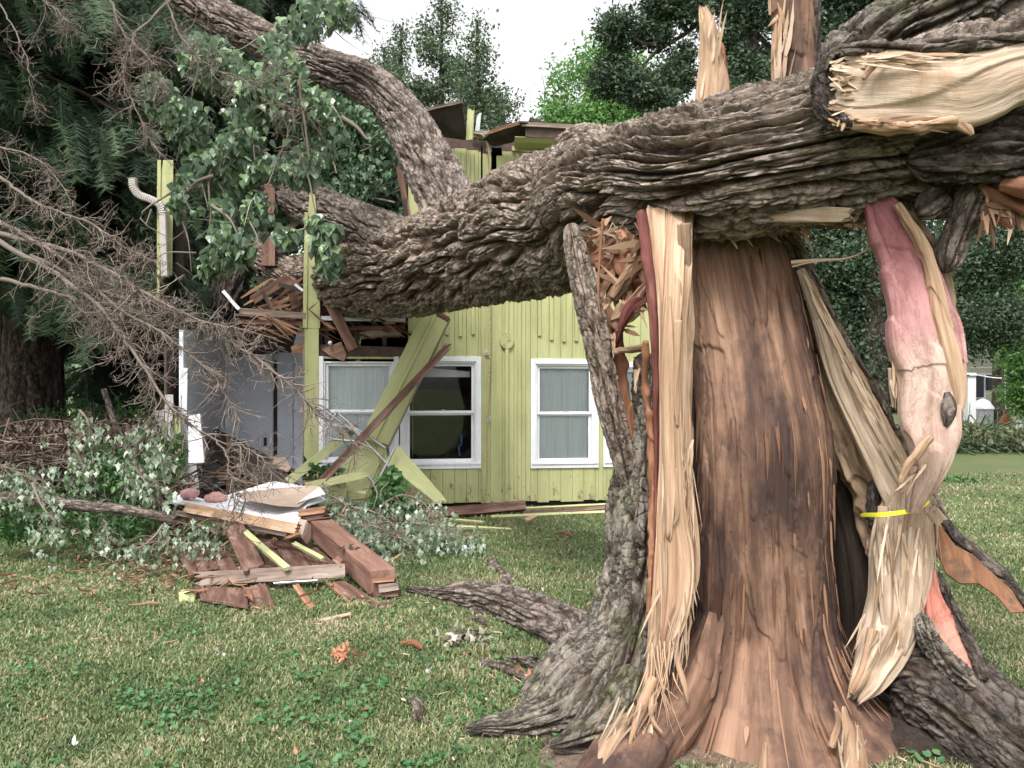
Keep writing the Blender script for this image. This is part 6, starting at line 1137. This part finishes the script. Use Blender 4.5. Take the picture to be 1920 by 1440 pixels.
# log and poles
tag(T('fallen_log', [(-60, 925, 6.5, 9), (60, 938, 6.5, 10), (150, 948, 6.5, 10), (250, 958, 6.5, 9), (330, 975, 6.5, 7)], M['bark_limb'], nl=160, ns=30, disp=bark_disp(.008, .3)), 'grey fallen branch lying across the lower left bushes', 'log')
tag(T('leaning_pole', [(195, 730, 7.4, 5), (215, 790, 7.3, 6), (250, 860, 7.2, 7), (285, 920, 7.1, 9), (318, 975, 7.0, 9)], M['bark_dark'], nl=100, ns=24, disp=bark_disp(.006, .3)), 'dark thin branch leaning from the brush pile down to the corner board', 'branch')
tag(plate('grey_block', [P(292, 770, 9.6), P(312, 770, 9.6), P(312, 812, 9.6), P(292, 812, 9.6)], .3, M['concrete']), 'beige block standing behind the left corner board', 'block')
# ================================================================== FAR YARD ON THE RIGHT
fh = thing('far_house', (YB(1900, 31), 31, 0), 'cream house far away at the right edge with white trim', 'house')
def fbox(name, px0, px1, py0, py1, Y, dep, mat, parent):
    a, b = P(px0, py0, Y), P(px1, py1, Y); V = [(x, y, z) for y in (Y, Y + dep) for x, z in ((a.x, b.z), (b.x, b.z), (b.x, a.z), (a.x, a.z))]
    me = bpy.data.meshes.new(name); me.from_pydata([tuple(Vector(q) - parent.location) if parent else q for q in V], [], [(0,1,2,3),(7,6,5,4),(0,4,5,1),(1,5,6,2),(2,6,7,3),(3,7,4,0)]); me.update(); o = link(name, me, mat, parent)
    if parent: o.matrix_parent_inverse = Matrix.Identity(4)
    return o
fbox('wall', 1820, 2150, 610, 795, 31, 5, M['cream'], fh); fbox('upper_wall', 1800, 2150, 480, 612, 32, 4, M['farwhite'], fh)
for x0, x1, y0, y1 in ((1852, 1882, 703, 732), (1826, 1845, 703, 745)): w_ = fbox('window', x0 - 3, x1 + 3, y0 - 3, y1 + 3, 30.9, .1, M['farwhite'], fh); fbox('pane', x0, x1, y0, y1, 30.8, .1, M['glassdark'], w_)
for o in fh.children:
    for c in o.children: c.location = (0, 0, 0); c.data.transform(Matrix.Translation(Vector(o.location) * 0)); c.location = -Vector(fh.location)
fbox('trim_post', 1878, 1886, 690, 790, 30.7, .1, M['farwhite'], fh)
for k in range(6): fbox('siding_lap', 1820, 2150, 640 + k * 24, 642 + k * 24, 30.97, .03, M['farwhite'], fh)
rf = plate('roof', [P(1860, 640, 29), P(2150, 640, 29), P(2150, 590, 31.5), P(1880, 590, 31.5)], .15, M['shingle'], fh)
tr_ = Sticks()
for k in range(7): tr_.add([tuple(P(1890 + k * 7, 705, 29)), tuple(P(1890 + k * 7, 780, 29))], .025, .025, 4)
for k in range(6): tr_.add([tuple(P(1888, 710 + k * 13, 28.95)), tuple(P(1940, 710 + k * 13, 28.95))], .02, .02, 4)
tag(tr_.build('trellis', M['brown_ply']), 'brown wooden trellis in front of the far house', 'trellis')
wp = thing('white_post', (YB(1822, 24), 24, 0), 'white post in the far yard holding the clothesline', 'post'); fbox('post', 1815, 1830, 703, 800, 24, .25, M['farwhite'], wp); fbox('post_cap', 1813, 1832, 699, 704, 23.95, .35, M['farwhite'], wp)
s = Sticks(); s.add(spline([tuple(P(*q)) for q in ((1700, 722, 24), (1750, 712, 24), (1822, 703, 24), (1870, 709, 24), (1960, 710, 24))], 20), .02, .02, 4); tag(s.build('clothesline', M['farwhite']), 'thin clothesline running past the white post', 'clothesline')
gr = thing('barbecue_grill', (YB(1844, 26), 26, 0), 'grey covered barbecue grill with a pale top in the far yard', 'grill')
gx = YB(1843, 26); g_ = lambda px: (px * 26 / F)
tube('grill_cover', [(gx, 26, ZB(800, 26), g_(14), .3), (gx, 26, ZB(797, 26), g_(15.5), .32), (gx, 26, ZB(768, 26), g_(16), .33), (gx, 26, ZB(765, 26), g_(15), .3)], M['grillcover'], gr, nl=30, ns=32, disp=fibre_disp(.02, 12, .3), front=(0, -1, 0)); tube('cover_top', [(gx, 26, ZB(767, 26), g_(17.5), .36), (gx, 26, ZB(762, 26), g_(16), .33), (gx, 26, ZB(752, 26), g_(9), .2), (gx, 26, ZB(748, 26), g_(1), .05)], M['grilltop'], gr, nl=24, ns=32, disp=fibre_disp(.02, 9, 3))
for px in (1856,): tube('wheel', [(YB(px, 25.7), 25.6, ZB(801, 25.7), .1, .1), (YB(px, 25.7), 25.68, ZB(801, 25.7), .1, .1)], M['soil'], gr, nl=6, ns=20, front=(0, 0, 1), cap=(.01, .01))
for px in (1832, 1850): fbox('leg', px, px + 2, 798, 805, 26, .05, M['soil'], gr)
cx_ = YB(1887, 23); cq = lambda px: px * 23 / F
ch = thing('chiminea', (cx_, 23, 0), 'orange clay chiminea standing in the far yard', 'chiminea')
tube('clay_body', [(cx_, 23, ZB(812, 23), cq(6), cq(6)), (cx_, 23, ZB(806, 23), cq(12), cq(12)), (cx_, 23, ZB(798, 23), cq(14.5), cq(14.5)), (cx_, 23, ZB(788, 23), cq(11), cq(11)), (cx_, 23, ZB(780, 23), cq(6.5), cq(6.5)), (cx_, 23, ZB(770, 23), cq(5.2), cq(5.2)), (cx_, 23, ZB(767, 23), cq(6.2), cq(6.2))], M['terracotta'], ch, nl=60, ns=36); tube('clay_band', [(cx_, 23, ZB(796, 23), cq(15.6), cq(15.6)), (cx_, 23, ZB(794, 23), cq(14.9), cq(14.9))], M['soil'], ch, nl=6, ns=36)
for dx in (-7, 7): fbox('leg', 1887 + dx - 1, 1887 + dx + 1, 805, 818, 23, .08, M['soil'], ch)
t, bb = brush('brush_pile', 'wide leafy brush pile on the far lawn at the right', 1680, 1925, 17.3, 20.0, .5, 900, 'poplar_far', (.008, .02), (.5, 1.8))
n_ = 5200; x = rng.uniform(bb[0], bb[1], n_); y = rng.uniform(bb[2] - .4, bb[3], n_); hh = .52 * np.sqrt(np.clip(1 - ((x - (bb[0] + bb[1]) / 2) / ((bb[1] - bb[0]) * .55)) ** 2, 0, 1)) + .06
p = np.stack([x, y, rng.random(n_) ** .6 * hh], -1); scatter('wilted_leaves', OVAL, p, rand_M(n_), rng.uniform(.06, .15, n_), M['brush_leaf'], t)
leafmass('fallen_twigs', 'scattering of wilted leaves on the far lawn below the brush pile', [B(1800, 902, 12.2, 40, .25, 3)], 160, .09, 'shrub', OVAL, 'twigs', M_=rand_M, hole=(2, -1))
# ================================================================== LAWN DETAIL
def ground_pts(n, Y0, Y1, pw=1.0, side=.80):
    u = rng.random(n); y = 1 / (1 / Y0 + (1 / Y1 - 1 / Y0) * u); x = rng.uniform(-1, 1, n) * y * side; return x, y
n_ = 330000; x, y = ground_pts(n_, 2.6, 13.5)
dn = noise(x * 1.3, y * 1.3, 0 * x) + .6 * noise(x * 4, y * 4, 0 * x + 3); shade = np.hypot(x - 1.0, (y - 3.6)) ; keep = (dn > -.55 + .25 * (shade < 1.2)) & ~((np.hypot(x - 1.25, y - 3.7) < .55)) & ~((np.hypot(x - .38, y - 3.05) < .34 + .25 * noise(x * 6, y * 6, 0 * x)) & (rng.random(n_) < .85)); x, y, dn = x[keep], y[keep], dn[keep]; n_ = len(x)
z = lawn_z(x, y); hgt = rng.uniform(.012, .042, n_) * (1 + .35 * dn) * np.clip(.8 + y * .03, .8, 1.15); wd = .0018 + .0007 * y
a = rng.uniform(0, 6.283, n_); lean = rng.uniform(.15, 1.1, n_); ca, sa = np.cos(a), np.sin(a); b = a + rng.uniform(1.2, 1.9, n_); wx, wy = np.cos(b) * wd, np.sin(b) * wd
def lvl(f, wf): d = hgt * lean * f ** 1.7; return x + ca * d, y + sa * d, z - .004 + hgt * f * (1 - .25 * lean * f), wf
V = np.zeros((n_, 5, 3))
for k, (f, wf) in enumerate(((0, 1), (.55, .8))):
    X_, Y_, Z_, _w = lvl(f, wf); V[:, 2*k] = np.stack([X_ - wx * wf, Y_ - wy * wf, Z_], -1); V[:, 2*k+1] = np.stack([X_ + wx * wf, Y_ + wy * wf, Z_], -1)
X_, Y_, Z_, _w = lvl(1, 0); V[:, 4] = np.stack([X_, Y_, Z_], -1); o_ = (np.arange(n_) * 5)[:, None]
gcol = np.clip(rng.random(n_) * .55 + .08 * (dn < -.3) + .75 * noise(x * .9 + 9, y * .9, 0 * x) + .55 * noise(x * 3 + 9, y * 3, 0 * x) + (rng.random(n_) < .22) * .45 - .03, 0, 1)
tag(mesh_np('grass', V.reshape(-1, 3), [o_ + np.array([[0, 1, 3, 2]]), o_ + np.array([[2, 3, 4]])], M['grass'], None, False, {'rnd': np.repeat(gcol, 5)}), 'short mown grass with dry patches', 'grass', None, 'stuff')
n_ = 30000; x, y = ground_pts(n_, 2.6, 8); keep = (noise(x * 1.7, y * 1.7, 0 * x + 7) * .6 + .7 * noise(x * 5, y * 5, 0 * x) + .5 * noise(x * 15, y * 15, 0 * x) > .14) & (x < .35 * 2 + .1) & (np.hypot(x - 1.2, y - 3.6) > .7); x, y = x[keep], y[keep]; n_ = len(x)
disc = ([(0, 0, 0)] + [(math.cos(t) * (1 if k else .5), math.sin(t) * (1 if k else .5), .12) for k, t in enumerate(np.linspace(.0, 2 * math.pi, 9)[:-1])], [[(0, k, k % 8 + 1) for k in range(1, 9)]])
m_ = rotmats(rng.uniform(0, 6.28, n_), rng.normal(0, .35, n_), rng.normal(0, .35, n_))
tag(scatter('ground_ivy', disc, np.stack([x, y, lawn_z(x, y) + rng.uniform(.012, .042, n_)], -1), m_, rng.uniform(.006, .016, n_), M['clover'], None), 'patches of small round leaved ground ivy in the lawn', 'ground cover', None, 'stuff')
def ivy(px, py, n, lab):
    c = G(px, py); p = np.array(tuple(c)) + rng.normal(size=(n, 3)) * [.05, .05, .008] + [0, 0, .035]
    tag(scatter('ground_ivy_tuft', disc, p, rotmats(rng.uniform(0, 6.28, n), rng.normal(0, .3, n), rng.normal(0, .3, n)), rng.uniform(.014, .026, n), M['clover'], None), lab, 'plant')
ivy(1052, 1372, 16, 'round leaved tuft growing at the tip of the left root'); ivy(1745, 1425, 12, 'round leaved tuft in the soil at the bottom right')
# dry leaf pile etc
def lp(name, label, px, py, n, sp_, size, mat, cat, tm=OVAL, h=.05):
    c = G(px, py); p = np.array(tuple(c)) + rng.normal(size=(n, 3)) * [sp_, sp_ * .9, 0] + np.stack([0 * np.arange(n), 0 * np.arange(n), rng.random(n) * h + .01], -1)
    return tag(scatter(name, tm, p, rand_M(n), rng.uniform(.7, 1.3, n) * size, M[mat], None), label, cat)
lp('dry_leaf_cluster', 'cluster of curled orange brown dead leaves in the middle of the lawn', 642, 1242, 70, .045, .042, 'dry', 'leaf cluster', OVAL, .07)
for px, py, lb in ((1004, 1278, 'mat of wilted grey leaves beside the left root'), (875, 1210, 'wilted grey leaf spray on the grass below the surface root')): lp('wilted_leaf_cluster', lb, px, py, 34, .07, .06, 'wilt' if px < 900 else 'dry', 'leaf cluster', MAPLE3)
def chip(px0, py0, px1, py1, rpx, mat, label, cat, Yb=None, amp=.01):
    a, b = G(px0, py0, .02), G(px1, py1, .02); r = rpx * a.y / F; mid = (a + b) / 2 + Vector((.01, 0, .02))
    return tag(tube('bark_piece' if 'bark' in label else 'broken_branch', [(*a, r * .5, r * .4), (*mid, r, r * .7), (*b, r * .5, r * .4)], mat, None, nl=60, ns=30, disp=bark_disp(amp, .3), cap=(.01, .01)), label, cat)
chip(772, 1308, 783, 1350, 10, M['bark_limb'], 'pale curled bark flake lying on the lawn', 'bark piece')
chip(832, 1200, 912, 1186, 6, M['bark_limb'], 'thin broken branch near the surface root', 'branch'); chip(900, 1240, 1008, 1283, 8, M['bark_limb'], 'pinkish broken branch left of the flared root', 'branch'); chip(948, 1232, 1018, 1262, 7, M['bark_limb'], 'shorter broken branch above the pinkish one', 'branch')
chip(880, 1158, 913, 1172, 4, M['bark_limb'], 'small forked twig end on the grass', 'branch', amp=.005); chip(750, 1208, 794, 1216, 6, M['orange'], 'flat orange bark chip on the grass', 'bark piece', amp=.005)
chip(1040, 1000, 1076, 1006, 3, M['orange'], 'tiny orange bark chip on the shaded lawn', 'bark piece', amp=.004); chip(975, 1242, 1010, 1236, 5, M['bark_limb'], 'stubby bark piece touching the left root', 'bark piece', amp=.006)
for px, py, mt in ((82, 1048, 'p'), (418, 1227, 'p'), (650, 1358, 'p'), (143, 1400, 'p'), (800, 1272, 'p'), (295, 1205, 'd'), (768, 1178, 'd'), (1022, 1112, 'p'), (78, 1358, 'd'), (373, 1282, 'd'), (655, 1425, 'd'), (870, 1228, 'd'), (1700, 1065, 'd'), (1795, 1158, 'd'), (200, 1150, 'd'), (1150, 1030, 'd'), (20, 1082, 'd'), (560, 1420, 'd')):
    lp('fallen_leaf', 'small crumpled white leaf lying on the lawn' if mt == 'p' else 'small dry brown leaf lying on the lawn', px, py, 5 if mt == 'p' else 3, .012, .035, 'pale_leaf' if mt == 'p' else 'dry', 'leaf', OVAL, .012)['group'] = 'white leaves on the lawn' if mt == 'p' else 'brown leaves on the lawn'
s = Sticks()
for k in range(160):
    x, y = ground_pts(1, 2.7, 9); a = rng.uniform(0, 3.14); l = rng.uniform(.04, .2); c = np.array([x[0], y[0], .012]); d = np.array([math.cos(a), math.sin(a), 0]) * l; s.add(spline([c, c + d * .5 + rng.normal(size=3) * .008, c + d], 5), .0018, .001, 3)
tag(s.build('twig_litter', M['twig_dead']), 'tiny dry twigs strewn over the lawn', 'litter', None, 'stuff')

# wood chips and small rubble
q = Sticks(); random.seed(5)
for k in range(620):
    c_ = random.choice(((1.15, 3.6, 1.1), (1.9, 3.4, .8), (-2.2, 6.0, 1.2), (-.6, 7.8, 1.6), (-1.5, 8.2, 1.2), (.2, 4.2, 1.3))); x, y = random.gauss(c_[0], c_[2] * .6), random.gauss(c_[1], c_[2] * .6)
    if y < 2.7 or y > 8.9: continue
    a = random.uniform(0, 6.28); l = random.uniform(.015, .09); z = .014 + random.random() * .02; q.flat([(x + math.cos(a) * l * t, y + math.sin(a) * l * t, z + t * random.uniform(0, .01)) for t in (0, .33, .66, 1)], random.uniform(.004, .018), .004, (0, 0, 1))
tag(q.build('wood_chips', M['chips_orange'], None, False), 'wood chips and splinters strewn over the lawn around the stump and rubble', 'wood chips', None, 'stuff')
q = Sticks()
for k in range(420):
    x, y = random.gauss(-2.5, .75), random.gauss(6.6, .8); z = random.uniform(.03, .12) + max(0, (y - 6.6) * .18); a = random.uniform(0, 6.28); l = random.uniform(.04, .22)
    if y > 8.8 or y < 5.3: continue
    q.flat([(x + math.cos(a) * l * t, y + math.sin(a) * l * t, z + t * random.uniform(-.02, .05)) for t in (0, .33, .66, 1)], random.uniform(.006, .035), .008, (0, -.3, 1))
for k in range(160):
    p_ = WX(random.uniform(445, 760), random.gauss(590, 16), random.uniform(-.6, .1)); a = random.uniform(-.8, .8); l = random.uniform(.08, .5); q.flat([tuple(p_ + WD * (math.cos(a) * l * t) + Vector((0, 0, math.sin(a) * l * t))) for t in (0, .33, .66, 1)], random.uniform(.01, .05), .01)
tag(q.build('small_rubble', M['chips_brown'], None, False), 'small broken bits of wood scattered through the collapsed corner and rubble', 'rubble', None, 'stuff')
